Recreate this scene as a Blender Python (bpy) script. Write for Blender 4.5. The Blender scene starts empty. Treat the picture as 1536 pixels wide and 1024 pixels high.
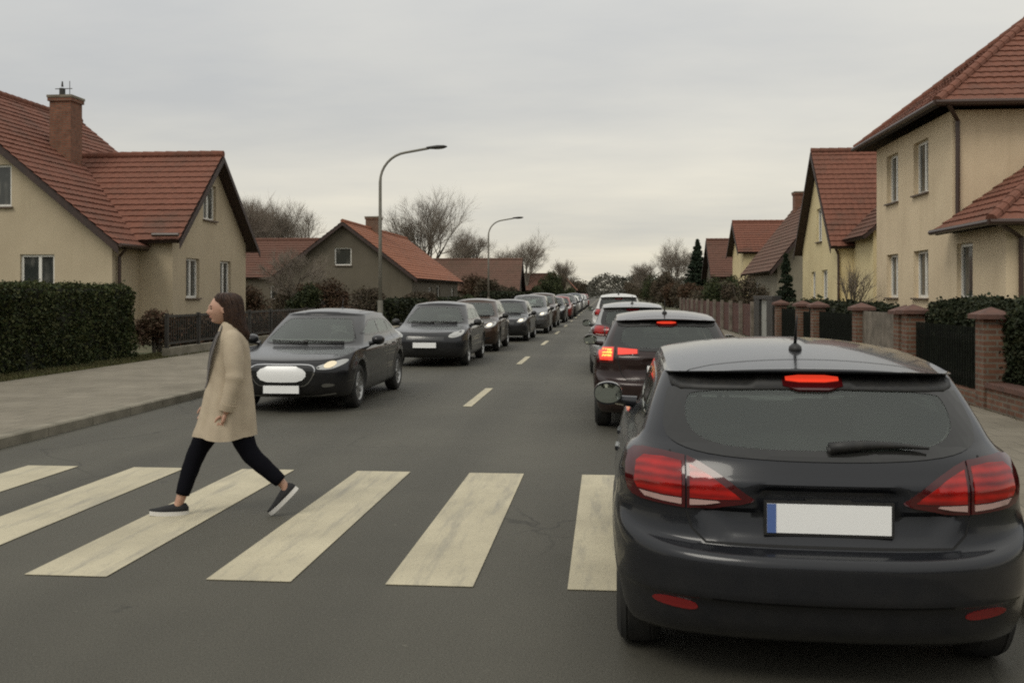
import bpy, bmesh, math, random
import numpy as np
from mathutils import Vector, Matrix, geometry
from mathutils.bvhtree import BVHTree

R = math.radians
PI = math.pi
rng = random.Random(7)
SC = bpy.context.scene
COL = SC.collection

# ------------------------------------------------------------------ helpers
def tag(o, label=None, cat=None, group=None, kind=None):
    if label: o['label'] = label
    if cat: o['category'] = cat
    if group: o['group'] = group
    if kind: o['kind'] = kind
    return o

def thing(name, label, cat, loc=(0, 0, 0), rz=0, group=None):
    o = bpy.data.objects.new(name, None)
    o.empty_display_size = .2
    COL.objects.link(o)
    o.location = loc
    o.rotation_euler = (0, 0, rz)
    return tag(o, label, cat, group)

class MB:
    """collects geometry for ONE mesh object"""
    def __init__(s):
        s.v = []; s.f = []; s.m = []
    def add(s, vs, fs, mi=0):
        n = len(s.v)
        s.v.extend([tuple(p) for p in vs])
        s.f.extend([tuple(i + n for i in f) for f in fs])
        s.m.extend([mi] * len(fs))
        return s
    def box(s, x0, x1, y0, y1, z0, z1, mi=0):
        vs = [(x0, y0, z0), (x1, y0, z0), (x1, y1, z0), (x0, y1, z0), (x0, y0, z1), (x1, y0, z1), (x1, y1, z1), (x0, y1, z1)]
        return s.add(vs, [(0, 3, 2, 1), (4, 5, 6, 7), (0, 1, 5, 4), (1, 2, 6, 5), (2, 3, 7, 6), (3, 0, 4, 7)], mi)
    def obox(s, c, ax, ay, az, hx, hy, hz, mi=0):
        c = Vector(c); vs = []
        for k in ((-1, -1, -1), (1, -1, -1), (1, 1, -1), (-1, 1, -1), (-1, -1, 1), (1, -1, 1), (1, 1, 1), (-1, 1, 1)):
            vs.append(c + ax * (hx * k[0]) + ay * (hy * k[1]) + az * (hz * k[2]))
        return s.add(vs, [(0, 3, 2, 1), (4, 5, 6, 7), (0, 1, 5, 4), (1, 2, 6, 5), (2, 3, 7, 6), (3, 0, 4, 7)], mi)
    def prism(s, poly, n, mi=0):
        """poly: 3D points (planar), extruded by vector n"""
        k = len(poly); n = Vector(n)
        vs = [Vector(p) for p in poly] + [Vector(p) + n for p in poly]
        fs = [tuple(range(k - 1, -1, -1)), tuple(range(k, 2 * k))] + [(i, (i + 1) % k, (i + 1) % k + k, i + k) for i in range(k)]
        return s.add(vs, fs, mi)
    def tube(s, pts, rad, n=8, mi=0, caps=True):
        pts = [Vector(p) for p in pts]
        if not hasattr(rad, '__len__'): rad = [rad] * len(pts)
        vs = []; prev = None
        for i, p in enumerate(pts):
            d = (pts[min(i + 1, len(pts) - 1)] - pts[max(i - 1, 0)]).normalized()
            if prev is None:
                a = d.orthogonal().normalized()
            else:
                a = (prev - d * prev.dot(d))
                a = a.normalized() if a.length > 1e-6 else d.orthogonal().normalized()
            prev = a; b = d.cross(a)
            for k in range(n):
                t = 2 * PI * k / n
                vs.append(p + (a * math.cos(t) + b * math.sin(t)) * rad[i])
        fs = []
        for i in range(len(pts) - 1):
            for k in range(n):
                fs.append((i * n + k, i * n + (k + 1) % n, (i + 1) * n + (k + 1) % n, (i + 1) * n + k))
        if caps:
            fs.append(tuple(range(n - 1, -1, -1)))
            fs.append(tuple(range((len(pts) - 1) * n, len(pts) * n)))
        return s.add(vs, fs, mi)
    def rings(s, rings, mi=0, closed=True, caps=True):
        n = len(rings[0]); vs = [p for r in rings for p in r]; fs = []
        for i in range(len(rings) - 1):
            for k in range(n if closed else n - 1):
                fs.append((i * n + k, i * n + (k + 1) % n, (i + 1) * n + (k + 1) % n, (i + 1) * n + k))
        if caps:
            fs.append(tuple(range(n - 1, -1, -1)))
            fs.append(tuple(range((len(rings) - 1) * n, len(rings) * n)))
        return s.add(vs, fs, mi)
    def lathe(s, prof, c, axis='x', n=32, mi=0, caps=False):
        """prof: (offset along axis, radius)"""
        rr = []
        for (a, r) in prof:
            ring = []
            for k in range(n):
                t = 2 * PI * k / n
                u, w = math.cos(t) * r, math.sin(t) * r
                ring.append({'x': (c[0] + a, c[1] + u, c[2] + w), 'y': (c[0] + u, c[1] + a, c[2] + w), 'z': (c[0] + u, c[1] + w, c[2] + a)}[axis])
            rr.append(ring)
        return s.rings(rr, mi, caps=caps)
    def build(s, name, mats, parent=None, smooth=False, fix=True, bevel=0, angle=None):
        me = bpy.data.meshes.new(name)
        me.from_pydata(s.v, [], s.f)
        if not isinstance(mats, (list, tuple)): mats = [mats]
        for m in mats: me.materials.append(m)
        if len(mats) > 1: me.polygons.foreach_set('material_index', s.m)
        if fix or bevel:
            bm = bmesh.new(); bm.from_mesh(me)
            if bevel:
                bmesh.ops.remove_doubles(bm, verts=bm.verts, dist=1e-5)
                bmesh.ops.bevel(bm, geom=list(bm.edges), offset=bevel, segments=2, affect='EDGES', profile=.6)
            bmesh.ops.recalc_face_normals(bm, faces=bm.faces)
            bm.to_mesh(me); bm.free()
        if smooth: me.shade_smooth()
        if angle: me.shade_smooth(); me.set_sharp_from_angle(angle=R(angle))
        me.update()
        o = bpy.data.objects.new(name, me)
        COL.objects.link(o)
        if parent: o.parent = parent
        return o

def np_mesh(name, verts, nface, mat, parent=None, kv=4):
    """many separate small quads/tris: verts (n*kv,3)"""
    me = bpy.data.meshes.new(name)
    nv = len(verts)
    me.vertices.add(nv); me.loops.add(nv); me.polygons.add(nface)
    me.vertices.foreach_set('co', np.asarray(verts, dtype=np.float32).ravel())
    me.loops.foreach_set('vertex_index', np.arange(nv, dtype=np.int32))
    me.polygons.foreach_set('loop_start', np.arange(0, nv, kv, dtype=np.int32))
    me.materials.append(mat)
    me.update(calc_edges=True); me.validate()
    o = bpy.data.objects.new(name, me); COL.objects.link(o)
    if parent: o.parent = parent
    return o

def children(o): return [c for c in bpy.data.objects if c.parent == o]
def copy_tree(o, kids, parent=None):
    c = o.copy(); COL.objects.link(c)
    if parent: c.parent = parent
    for ch in kids.get(o.name, []): copy_tree(ch, kids, c)
    return c

# ------------------------------------------------------------------ materials
def nt(name):
    m = bpy.data.materials.new(name); m.use_nodes = True
    t = m.node_tree; b = t.nodes['Principled BSDF']
    return m, t, b
def N(t, typ, **kw):
    n = t.nodes.new(typ)
    for k, v in kw.items():
        if k in n.bl_rna.properties: setattr(n, k, v)
        else: n.inputs[k.replace('_', ' ')].default_value = v
    return n
def mix(t, fac, a, b, blend='MIX'):
    n = t.nodes.new('ShaderNodeMix'); n.data_type = 'RGBA'; n.blend_type = blend
    for sock, v in ((n.inputs[0], fac), (n.inputs[6], a), (n.inputs[7], b)):
        if isinstance(v, (int, float)): sock.default_value = v
        elif isinstance(v, tuple): sock.default_value = (*v, 1) if len(v) == 3 else v
        else: t.links.new(v, sock)
    return n.outputs[2]
def ramp(t, src, p0, p1, c0=(0, 0, 0, 1), c1=(1, 1, 1, 1)):
    n = t.nodes.new('ShaderNodeValToRGB')
    n.color_ramp.elements[0].position = p0; n.color_ramp.elements[1].position = p1
    n.color_ramp.elements[0].color = c0; n.color_ramp.elements[1].color = c1
    t.links.new(src, n.inputs[0]); return n.outputs[0]
def objco(t): return t.nodes.new('ShaderNodeTexCoord').outputs['Object']
def noise(t, co, scale, detail=4, rough=.55):
    n = N(t, 'ShaderNodeTexNoise', Scale=scale, Detail=detail, Roughness=rough)
    t.links.new(co, n.inputs['Vector']); return n.outputs[0]
def bump(t, b, h, strength, dist=.01):
    n = N(t, 'ShaderNodeBump', Strength=strength, Distance=dist)
    t.links.new(h, n.inputs['Height']); t.links.new(n.outputs[0], b.inputs['Normal'])
def PM(name, c, rough=.6, metal=0., coat=0., c2=None, sc=4., bmp=0., bsc=60., spec=.5, emit=None, es=0., croff=.04, lo=.35, hi=.65):
    m, t, b = nt(name)
    b.inputs['Base Color'].default_value = (*c, 1)
    b.inputs['Roughness'].default_value = rough
    b.inputs['Metallic'].default_value = metal
    b.inputs['Coat Weight'].default_value = coat
    b.inputs['Coat Roughness'].default_value = croff
    b.inputs['Specular IOR Level'].default_value = spec
    co = None
    if c2 is not None:
        co = objco(t)
        t.links.new(mix(t, ramp(t, noise(t, co, sc), lo, hi), c, c2), b.inputs['Base Color'])
    if bmp:
        co = co or objco(t)
        bump(t, b, noise(t, co, bsc, 3), bmp)
    if emit:
        b.inputs['Emission Color'].default_value = (*emit, 1)
        b.inputs['Emission Strength'].default_value = es
    return m
def leafmat(name, cols, rough=.7, spec=.2):
    m, t, b = nt(name)
    g = t.nodes.new('ShaderNodeNewGeometry')
    n = t.nodes.new('ShaderNodeValToRGB')
    while len(n.color_ramp.elements) < len(cols): n.color_ramp.elements.new(.5)
    for i, c in enumerate(cols):
        n.color_ramp.elements[i].position = i / max(1, len(cols) - 1); n.color_ramp.elements[i].color = (*c, 1)
    t.links.new(g.outputs['Random Per Island'], n.inputs[0])
    big = ramp(t, noise(t, objco(t), .9, 3), .3, .7, (.7, .7, .7, 1), (1.2, 1.2, 1.2, 1))
    t.links.new(mix(t, 1., n.outputs[0], big, 'MULTIPLY'), b.inputs['Base Color'])
    b.inputs['Roughness'].default_value = rough; b.inputs['Specular IOR Level'].default_value = spec
    return m
def stucco(name, c, stain):
    m, t, b = nt(name); co = objco(t)
    base = mix(t, ramp(t, noise(t, co, .55, 5, .6), .35, .7), c, stain)
    fine = ramp(t, noise(t, co, 28, 5, .7), .25, .75, (.92, .92, .92, 1), (1.06, 1.06, 1.06, 1))
    # rain streaks: noise stretched down the wall
    mp = N(t, 'ShaderNodeMapping'); mp.inputs['Scale'].default_value = (3.5, 3.5, .25); t.links.new(co, mp.inputs['Vector'])
    st = ramp(t, noise(t, mp.outputs[0], 1.2, 4), .5, .8, (1, 1, 1, 1), (.91, .905, .89, 1))
    t.links.new(mix(t, 1., mix(t, 1., base, fine, 'MULTIPLY'), st, 'MULTIPLY'), b.inputs['Base Color'])
    b.inputs['Roughness'].default_value = .92; b.inputs['Specular IOR Level'].default_value = .2
    bump(t, b, noise(t, co, 55, 4, .7), .3, .012)
    return m
def brickmat(name, c1, c2, mortar, sx=.25, sy=.075, ms=.012):
    m, t, b = nt(name); co = objco(t)
    sp = t.nodes.new('ShaderNodeSeparateXYZ'); t.links.new(co, sp.inputs[0])
    ad = N(t, 'ShaderNodeMath', operation='ADD'); t.links.new(sp.outputs[0], ad.inputs[0]); t.links.new(sp.outputs[1], ad.inputs[1])
    cb = t.nodes.new('ShaderNodeCombineXYZ'); t.links.new(ad.outputs[0], cb.inputs[0]); t.links.new(sp.outputs[2], cb.inputs[1])
    br = t.nodes.new('ShaderNodeTexBrick'); t.links.new(cb.outputs[0], br.inputs['Vector'])
    br.inputs['Scale'].default_value = 1; br.inputs['Brick Width'].default_value = sx; br.inputs['Row Height'].default_value = sy
    br.inputs['Mortar Size'].default_value = ms; br.inputs['Color1'].default_value = (*c1, 1); br.inputs['Color2'].default_value = (*c2, 1)
    br.inputs['Mortar'].default_value = (*mortar, 1); br.inputs['Bias'].default_value = -.1
    v = ramp(t, noise(t, co, 5, 5, .65), .3, .72, (.65, .63, .6, 1), (1.2, 1.2, 1.2, 1))
    t.links.new(mix(t, 1., br.outputs[0], v, 'MULTIPLY'), b.inputs['Base Color'])
    b.inputs['Roughness'].default_value = .9
    bump(t, b, br.outputs['Fac'], -.5, .01)
    return m
def tilemat(name, c1, c2, dirt):
    m, t, b = nt(name); co = objco(t)
    a = mix(t, ramp(t, noise(t, co, 7, 4, .7), .35, .65), c1, c2)
    d = mix(t, ramp(t, noise(t, co, .7, 6, .65), .5, .78), a, dirt)
    t.links.new(d, b.inputs['Base Color'])
    b.inputs['Roughness'].default_value = .85; b.inputs['Specular IOR Level'].default_value = .25
    bump(t, b, noise(t, co, 40, 3), .3, .01)
    return m
def asphalt():
    m, t, b = nt('asphalt'); co = objco(t)
    mp = N(t, 'ShaderNodeMapping'); mp.inputs['Scale'].default_value = (1., .06, 1.); t.links.new(co, mp.inputs['Vector'])
    lane = ramp(t, noise(t, mp.outputs[0], .75, 4), .3, .7, (.84, .84, .84, 1), (1.12, 1.12, 1.12, 1))
    patch_ = ramp(t, noise(t, co, .35, 6, .6), .35, .68, (.86, .86, .86, 1), (1.1, 1.1, 1.1, 1))
    grit = mix(t, ramp(t, noise(t, co, 95, 3, .8), .3, .7), (.044, .042, .033), (.108, .101, .079))
    vo = N(t, 'ShaderNodeTexVoronoi', Scale=130.); t.links.new(co, vo.inputs['Vector'])
    st = ramp(t, vo.outputs['Distance'], .0, .16, (1.7, 1.65, 1.5, 1), (1, 1, 1, 1))
    c = mix(t, 1., mix(t, 1., mix(t, 1., grit, patch_, 'MULTIPLY'), lane, 'MULTIPLY'), st, 'MULTIPLY')
    xs = t.nodes.new('ShaderNodeSeparateXYZ'); t.links.new(co, xs.inputs[0])
    wx = N(t, 'ShaderNodeMath', operation='MULTIPLY_ADD'); t.links.new(noise(t, mp.outputs[0], .3, 2), wx.inputs[0]); wx.inputs[1].default_value = .5; t.links.new(xs.outputs[0], wx.inputs[2])
    sn = N(t, 'ShaderNodeMath', operation='SINE'); ml = N(t, 'ShaderNodeMath', operation='MULTIPLY'); t.links.new(wx.outputs[0], ml.inputs[0]); ml.inputs[1].default_value = 4.1; t.links.new(ml.outputs[0], sn.inputs[0])
    c = mix(t, 1., c, ramp(t, sn.outputs[0], .0, 1., (1.04, 1.04, 1.04, 1), (.9, .9, .9, 1)), 'MULTIPLY')
    c = mix(t, ramp(t, noise(t, co, 1.7, 5, .7), .66, .74), c, (.042, .04, .032))
    c = mix(t, ramp(t, noise(t, co, 9, 4, .7), .68, .73), c, (.15, .14, .11))
    # hairline cracks
    cv = N(t, 'ShaderNodeTexVoronoi', Scale=.42, feature='DISTANCE_TO_EDGE')
    wob = N(t, 'ShaderNodeTexNoise', Scale=2.2, Detail=4.); t.links.new(co, wob.inputs['Vector'])
    va = N(t, 'ShaderNodeVectorMath', operation='MULTIPLY_ADD'); va.inputs[1].default_value = (.55, .55, 0)
    t.links.new(wob.outputs['Color'], va.inputs[0]); t.links.new(co, va.inputs[2]); t.links.new(va.outputs[0], cv.inputs['Vector'])
    msk = ramp(t, noise(t, co, .25, 2), .5, .6)
    crk = ramp(t, cv.outputs['Distance'], .002, .006, (.55, .55, .55, 1), (1, 1, 1, 1))
    c = mix(t, msk, c, mix(t, 1., c, crk, 'MULTIPLY'))
    t.links.new(c, b.inputs['Base Color'])
    b.inputs['Roughness'].default_value = .72; b.inputs['Specular IOR Level'].default_value = .35
    bump(t, b, noise(t, co, 120, 3, .8), .5, .006)
    return m
def roadpaint():
    m, t, b = nt('worn_road_paint'); co = objco(t)
    mp = N(t, 'ShaderNodeMapping'); mp.inputs['Scale'].default_value = (5., .55, 1.); t.links.new(co, mp.inputs['Vector'])
    w1 = ramp(t, noise(t, mp.outputs[0], 1.6, 6, .68), .5, .74)
    w2 = ramp(t, noise(t, co, 70, 4, .8), .56, .7)
    dirt = mix(t, ramp(t, noise(t, co, 1.3, 5, .6), .3, .75), (.53, .475, .335), (.38, .34, .24))
    c = mix(t, w1, dirt, (.27, .25, .2))
    c = mix(t, w2, c, (.2, .19, .15))
    t.links.new(c, b.inputs['Base Color']); b.inputs['Roughness'].default_value = .75
    bump(t, b, noise(t, co, 120, 3, .8), .4, .005)
    return m
def paver(name, c1, c2, mortar, w, h):
    m, t, b = nt(name); co = objco(t)
    br = t.nodes.new('ShaderNodeTexBrick'); t.links.new(co, br.inputs['Vector'])
    br.inputs['Scale'].default_value = 1; br.inputs['Brick Width'].default_value = w; br.inputs['Row Height'].default_value = h
    br.inputs['Mortar Size'].default_value = .008
    for k, c in (('Color1', c1), ('Color2', c2), ('Mortar', mortar)): br.inputs[k].default_value = (*c, 1)
    v = ramp(t, noise(t, co, 1.1, 6, .65), .3, .72, (.78, .77, .74, 1), (1.12, 1.12, 1.12, 1))
    g = ramp(t, noise(t, co, 60, 4, .8), .3, .7, (.8, .8, .8, 1), (1.15, 1.15, 1.15, 1))
    t.links.new(mix(t, 1., mix(t, 1., br.outputs[0], v, 'MULTIPLY'), g, 'MULTIPLY'), b.inputs['Base Color'])
    b.inputs['Roughness'].default_value = .9
    bump(t, b, noise(t, co, 70, 3), .35, .006)
    return m
def glassmat(name, tint, ior=1.5, rough=.02, dust_sheen=.1):
    m = bpy.data.materials.new(name); m.use_nodes = True; t = m.node_tree
    t.nodes.remove(t.nodes['Principled BSDF']); out = t.nodes['Material Output']
    tr = N(t, 'ShaderNodeBsdfTransparent'); tr.inputs[0].default_value = (*tint, 1)
    gl = N(t, 'ShaderNodeBsdfGlossy', Roughness=rough); gl.inputs[0].default_value = (.95, 1, .97, 1)
    fr = N(t, 'ShaderNodeFresnel', IOR=ior); mx = t.nodes.new('ShaderNodeMixShader')
    t.links.new(fr.outputs[0], mx.inputs[0]); t.links.new(tr.outputs[0], mx.inputs[1]); t.links.new(gl.outputs[0], mx.inputs[2])
    df = N(t, 'ShaderNodeBsdfDiffuse'); df.inputs[0].default_value = (.36, .40, .36, 1)  # grey-green diffuse film, put in to lift the glass toward reflected sky
    m2 = t.nodes.new('ShaderNodeMixShader'); co = objco(t)
    t.links.new(ramp(t, noise(t, co, 3.5, 4, .6), .25, .8, (dust_sheen * .85,) * 3 + (1,), (dust_sheen * 1.15,) * 3 + (1,)), m2.inputs[0])
    t.links.new(mx.outputs[0], m2.inputs[1]); t.links.new(df.outputs[0], m2.inputs[2])
    t.links.new(m2.outputs[0], out.inputs[0])
    return m
def carpaint(name, c, metal=.2, rough=.24, dust_sheen=(.16, .14, .11)):
    m, t, b = nt(name); co = objco(t)
    b.inputs['Metallic'].default_value = metal; b.inputs['Coat Weight'].default_value = .6; b.inputs['Coat IOR'].default_value = 1.36; b.inputs['Specular IOR Level'].default_value = .3; b.inputs['Coat Roughness'].default_value = .05
    # road dust low on the body
    sp = t.nodes.new('ShaderNodeSeparateXYZ'); t.links.new(co, sp.inputs[0])
    lo = ramp(t, sp.outputs[2], .2, .62, (1, 1, 1, 1), (.0, .0, .0, 1))
    nz = ramp(t, noise(t, co, 6, 5, .7), .3, .8)
    mu = N(t, 'ShaderNodeMath', operation='MULTIPLY'); t.links.new(lo, mu.inputs[0]); t.links.new(nz, mu.inputs[1])
    m2 = N(t, 'ShaderNodeMath', operation='MULTIPLY'); t.links.new(mu.outputs[0], m2.inputs[0]); m2.inputs[1].default_value = .16
    t.links.new(mix(t, m2.outputs[0], c, dust_sheen), b.inputs['Base Color'])
    rr = N(t, 'ShaderNodeMath', operation='MULTIPLY_ADD'); t.links.new(mu.outputs[0], rr.inputs[0]); rr.inputs[1].default_value = .35; rr.inputs[2].default_value = rough
    t.links.new(rr.outputs[0], b.inputs['Roughness'])
    cr = N(t, 'ShaderNodeMath', operation='MULTIPLY_ADD'); t.links.new(mu.outputs[0], cr.inputs[0]); cr.inputs[1].default_value = .3; cr.inputs[2].default_value = .05
    t.links.new(cr.outputs[0], b.inputs['Coat Roughness'])
    return m

M = {}
M['asphalt'] = asphalt(); M['paint'] = roadpaint()
M['paver'] = paver('pavement_slabs', (.185, .163, .124), (.213, .188, .144), (.12, .107, .082), .4, .4)
M['kerb'] = PM('kerb_concrete', (.24, .215, .165), .9, c2=(.15, .135, .1), sc=3, bmp=.4)
M['earth'] = PM('earth', (.10, .085, .05), .95, c2=(.06, .07, .03), sc=1.3, bmp=.6, bsc=20)
M['grass'] = leafmat('grass_blades', [(.06, .07, .022), (.10, .10, .04), (.15, .12, .06)])
M['stucco'] = stucco('yellow_stucco', (.50, .42, .295), (.43, .358, .25))
M['stucco_r'] = stucco('warm_yellow_stucco', (.70, .572, .395), (.60, .485, .333))
M['stucco_y'] = stucco('bright_yellow_stucco', (.70, .59, .35), (.60, .50, .29))
M['stucco_g'] = stucco('grey_render', (.26, .235, .18), (.2, .18, .135))
M['stucco_b'] = stucco('brown_grey_render', (.145, .126, .095), (.108, .095, .072))
M['tile'] = tilemat('red_roof_tile', (.20, .083, .055), (.15, .065, .044), (.105, .062, .046))
M['tile_o'] = tilemat('orange_roof_tile', (.30, .122, .07), (.25, .105, .063), (.19, .095, .062))
M['tile_b'] = tilemat('brown_roof_tile', (.15, .085, .06), (.11, .065, .05), (.1, .07, .05))
M['tile_d'] = tilemat('dull_red_roof_tile', (.135, .067, .047), (.105, .054, .04), (.085, .055, .04))
M['wood'] = PM('brown_fascia', (.045, .024, .018), .6, c2=(.03, .018, .014), sc=6)
M['brick'] = brickmat('red_brick', (.165, .074, .042), (.108, .052, .032), (.15, .125, .095), ms=.014)
M['brick_c'] = brickmat('chimney_brick', (.23, .09, .05), (.17, .07, .04), (.15, .11, .08))
M['cap'] = PM('pillar_cap', (.125, .06, .042), .85, c2=(.08, .042, .032), sc=6, bmp=.3)
M['white'] = PM('white_window_frame', (.72, .70, .64), .4)
M['sill'] = PM('window_sill', (.12, .085, .06), .6)
def panemat():
    m, t, b = nt('window_pane'); co = objco(t)
    mp = N(t, 'ShaderNodeMapping'); mp.inputs['Scale'].default_value = (9., 9., .5); t.links.new(co, mp.inputs['Vector'])
    fold = ramp(t, noise(t, mp.outputs[0], 1., 3), .35, .7, (.03, .034, .032, 1), (.17, .165, .145, 1))
    room = ramp(t, noise(t, co, .9, 3), .42, .58)
    t.links.new(mix(t, room, (.028, .032, .03), fold), b.inputs['Base Color'])
    b.inputs['Roughness'].default_value = .05; b.inputs['Specular IOR Level'].default_value = .7
    return m
M['pane'] = panemat()
M['drain'] = PM('brown_gutter', (.05, .028, .02), .4)
M['pole'] = PM('grey_lamp_steel', (.23, .22, .185), .6, c2=(.17, .162, .135), sc=3)
M['fence'] = PM('dark_fence_metal', (.018, .018, .016), .5, c2=(.03, .025, .02))
M['panel'] = PM('dark_fence_panel', (.012, .014, .010), .9, c2=(.008, .009, .007), sc=5, spec=.12)
M['panel_w'] = PM('weathered_gate_wood', (.2, .17, .135), .85, c2=(.1, .085, .065), sc=3.5, bmp=.3)
M['panel_r'] = PM('red_brown_fence', (.1, .04, .028), .8, c2=(.06, .025, .02), sc=4)
M['door_g'] = PM('grey_door', (.3, .3, .27), .6)
M['hedge_d'] = leafmat('hedge_leaves', [(.016, .026, .008), (.034, .046, .014), (.052, .06, .02), (.075, .075, .028)])
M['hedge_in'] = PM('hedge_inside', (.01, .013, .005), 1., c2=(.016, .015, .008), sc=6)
M['hedge_r'] = leafmat('dark_hedge_leaves', [(.010, .015, .006), (.019, .025, .010), (.034, .036, .016)])  # darker leaf greens than the clipped hedge
M['shrub_b'] = leafmat('brown_winter_twigs', [(.055, .04, .028), (.08, .058, .038), (.05, .045, .025), (.1, .075, .05)])
M['shrub_g'] = leafmat('green_shrub_leaves', [(.017, .025, .009), (.034, .044, .015), (.058, .062, .024)])
M['shrub_r'] = leafmat('reddish_shrub_leaves', [(.06, .03, .018), (.085, .05, .028), (.045, .035, .018)])
M['fir'] = leafmat('fir_needles', [(.014, .026, .016), (.028, .042, .024), (.045, .06, .035)])
M['far'] = leafmat('far_wood', [(.05, .046, .035), (.07, .063, .048), (.042, .046, .033)])
M['bark'] = PM('bark', (.10, .085, .065), .9, c2=(.065, .055, .042), sc=8)
M['twig'] = PM('twigs', (.17, .142, .112), .9)
# cars
M['hero'] = carpaint('graphite_paint', (.015, .016, .019))
M['black'] = carpaint('black_paint', (.012, .012, .013), .1)
M['black2'] = carpaint('charcoal_paint', (.02, .02, .022), .2)
M['maroon'] = carpaint('dark_maroon_paint', (.024, .0125, .011))
M['silver'] = carpaint('silver_paint', (.35, .35, .34), .6, .35)
M['grey'] = carpaint('mid_grey_paint', (.09, .092, .092), .4)
M['bronze'] = carpaint('dark_bronze_paint', (.05, .03, .02), .3)
M['whitecar'] = carpaint('white_paint', (.62, .61, .58), .0, .35)
M['redcar'] = carpaint('red_paint', (.22, .03, .025), .1)
M['bluecar'] = carpaint('dark_blue_paint', (.02, .028, .05), .2)
M['trim'] = PM('black_plastic', (.012, .012, .012), .55, c2=(.02, .019, .017), sc=30)
M['gloss'] = PM('gloss_black', (.016, .016, .015), .14)
M['inner'] = PM('car_interior', (.11, .11, .10), .85, c2=(.07, .07, .065), sc=7)
M['rubber'] = PM('tyre_rubber', (.016, .016, .015), .85, c2=(.03, .028, .024), sc=8)
M['alloy'] = PM('wheel_alloy', (.36, .36, .35), .38, metal=.8)
M['seam'] = PM('panel_gap', (.004, .004, .004), .8)
M['glass'] = glassmat('car_glass', (.80, .87, .82), 1.6, dust_sheen=.05)
M['glass_d'] = glassmat('tinted_car_glass', (.34, .37, .35), 1.6, dust_sheen=.05)
M['mirror'] = PM('mirror_glass', (.55, .6, .56), .04, metal=1.)
M['red_h'] = PM('dark_red_lamp_housing', (.055, .004, .005), .12, coat=.6, spec=.35)
M['red'] = PM('red_lamp_lens', (.34, .008, .006), .12, coat=.6, emit=(1, .02, .01), es=.07, spec=.3)
M['red_hot'] = PM('lit_red_lamp', (.5, .02, .01), .2, coat=.6, emit=(1, .055, .02), es=.55)
M['brake'] = PM('lit_brake_bar', (.5, .02, .01), .2, emit=(1, .07, .03), es=.62)
M['amber'] = PM('lit_amber_lamp', (.8, .3, .05), .2, emit=(1, .5, .07), es=1.35)
def lensmat(name, dark, bright, emit, es):
    m, t, b = nt(name); co = objco(t)
    wv = N(t, 'ShaderNodeTexWave', Scale=9., Distortion=1.5, Detail=1., bands_direction='Z'); t.links.new(co, wv.inputs['Vector'])
    nz = ramp(t, noise(t, co, 6, 3), .35, .65)
    f = mix(t, .5, wv.outputs['Color'], nz)
    t.links.new(mix(t, f, dark, bright), b.inputs['Base Color'])
    b.inputs['Roughness'].default_value = .1; b.inputs['Coat Weight'].default_value = .5; b.inputs['Specular IOR Level'].default_value = .35
    t.links.new(mix(t, f, tuple(c * .15 for c in emit), emit), b.inputs['Emission Color']); b.inputs['Emission Strength'].default_value = es
    return m
M['red'] = lensmat('red_lamp_lens', (.10, .003, .003), (.36, .010, .007), (1, .02, .01), .09)
M['rev'] = PM('clear_lamp_strip', (.45, .3, .27), .15, coat=1.)
M['head'] = PM('headlamp_clear', (.42, .42, .4), .1, coat=1., metal=.4)
M['head_on'] = PM('lit_headlamp', (.8, .75, .65), .15, emit=(1, .86, .62), es=.75)
M['head_dim'] = PM('dim_headlamp', (.7, .62, .45), .12, coat=1., emit=(1, .8, .5), es=.28)
M['refl'] = PM('red_reflector', (.2, .012, .012), .25, coat=.6)
M['plate'] = PM('blank_white_plate', (.92, .92, .90), .35)
M['eu'] = PM('blue_plate_band', (.09, .15, .36), .4)
M['satin'] = PM('satin_chrome', (.16, .16, .16), .35, metal=1.)
M['chrome'] = PM('chrome', (.5, .5, .5), .15, metal=1.)
# person
M['skin'] = PM('skin', (.48, .29, .205), .55, c2=(.44, .245, .17), sc=20)
M['coat'] = PM('beige_coat_cloth', (.45, .375, .272), .9, c2=(.39, .32, .23), sc=9, bmp=.15, bsc=260)
M['pants'] = PM('black_trousers', (.007, .007, .010), 1., spec=.08)
M['shoe'] = PM('black_canvas', (.012, .012, .013), .8)
M['sole'] = PM('white_rubber_sole', (.68, .66, .62), .6)
M['hair'] = PM('dark_brown_hair', (.05, .025, .014), .55, c2=(.024, .012, .008), sc=40, spec=.3)
M['sweater'] = PM('dark_grey_knit', (.05, .045, .045), .9)
M['scarf'] = PM('grey_lapel', (.16, .145, .13), .9)
M['lip'] = PM('lips', (.34, .12, .1), .5)
M['eye'] = PM('eye_dark', (.03, .02, .015), .2)

# ------------------------------------------------------------------ setting
def sheet(name, x0, x1, y0, y1, z, mat, kind='structure'):
    o = MB().add([(x0, y0, z), (x1, y0, z), (x1, y1, z), (x0, y1, z)], [(0, 1, 2, 3)]).build(name, mat)
    return tag(o, kind=kind)
KL, KR = -6.4, 2.12
sheet('ground', -700, 700, -60, 1400, -.03, M['earth'])
sheet('road', KL, KR, -30, 900, 0, M['asphalt'])
def block(name, x0, x1, y0, y1, z0, z1, mat):
    return tag(MB().box(x0, x1, y0, y1, z0, z1).build(name, mat), kind='structure')
block('pavement_left', -10.45, KL - .16, -30, 420, -.02, .115, M['paver'])
block('pavement_right', KR + .16, 5.0, -30, 420, -.02, .115, M['paver'])
def kerb(name, x0, x1):
    mb = MB(); y = -30
    while y < 260:
        mb.prism([(x0, y + .006, -.02), (x1, y + .006, -.02), (x1, y + .006, .105), (x1 - .02 if x0 < -3 else x1, y + .006, .122), (x0 if x0 < -3 else x0 + .02, y + .006, .122), (x0, y + .006, .105)], (0, .988, 0))
        y += 1.0
    tag(mb.build(name, M['kerb']), kind='structure')
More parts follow.
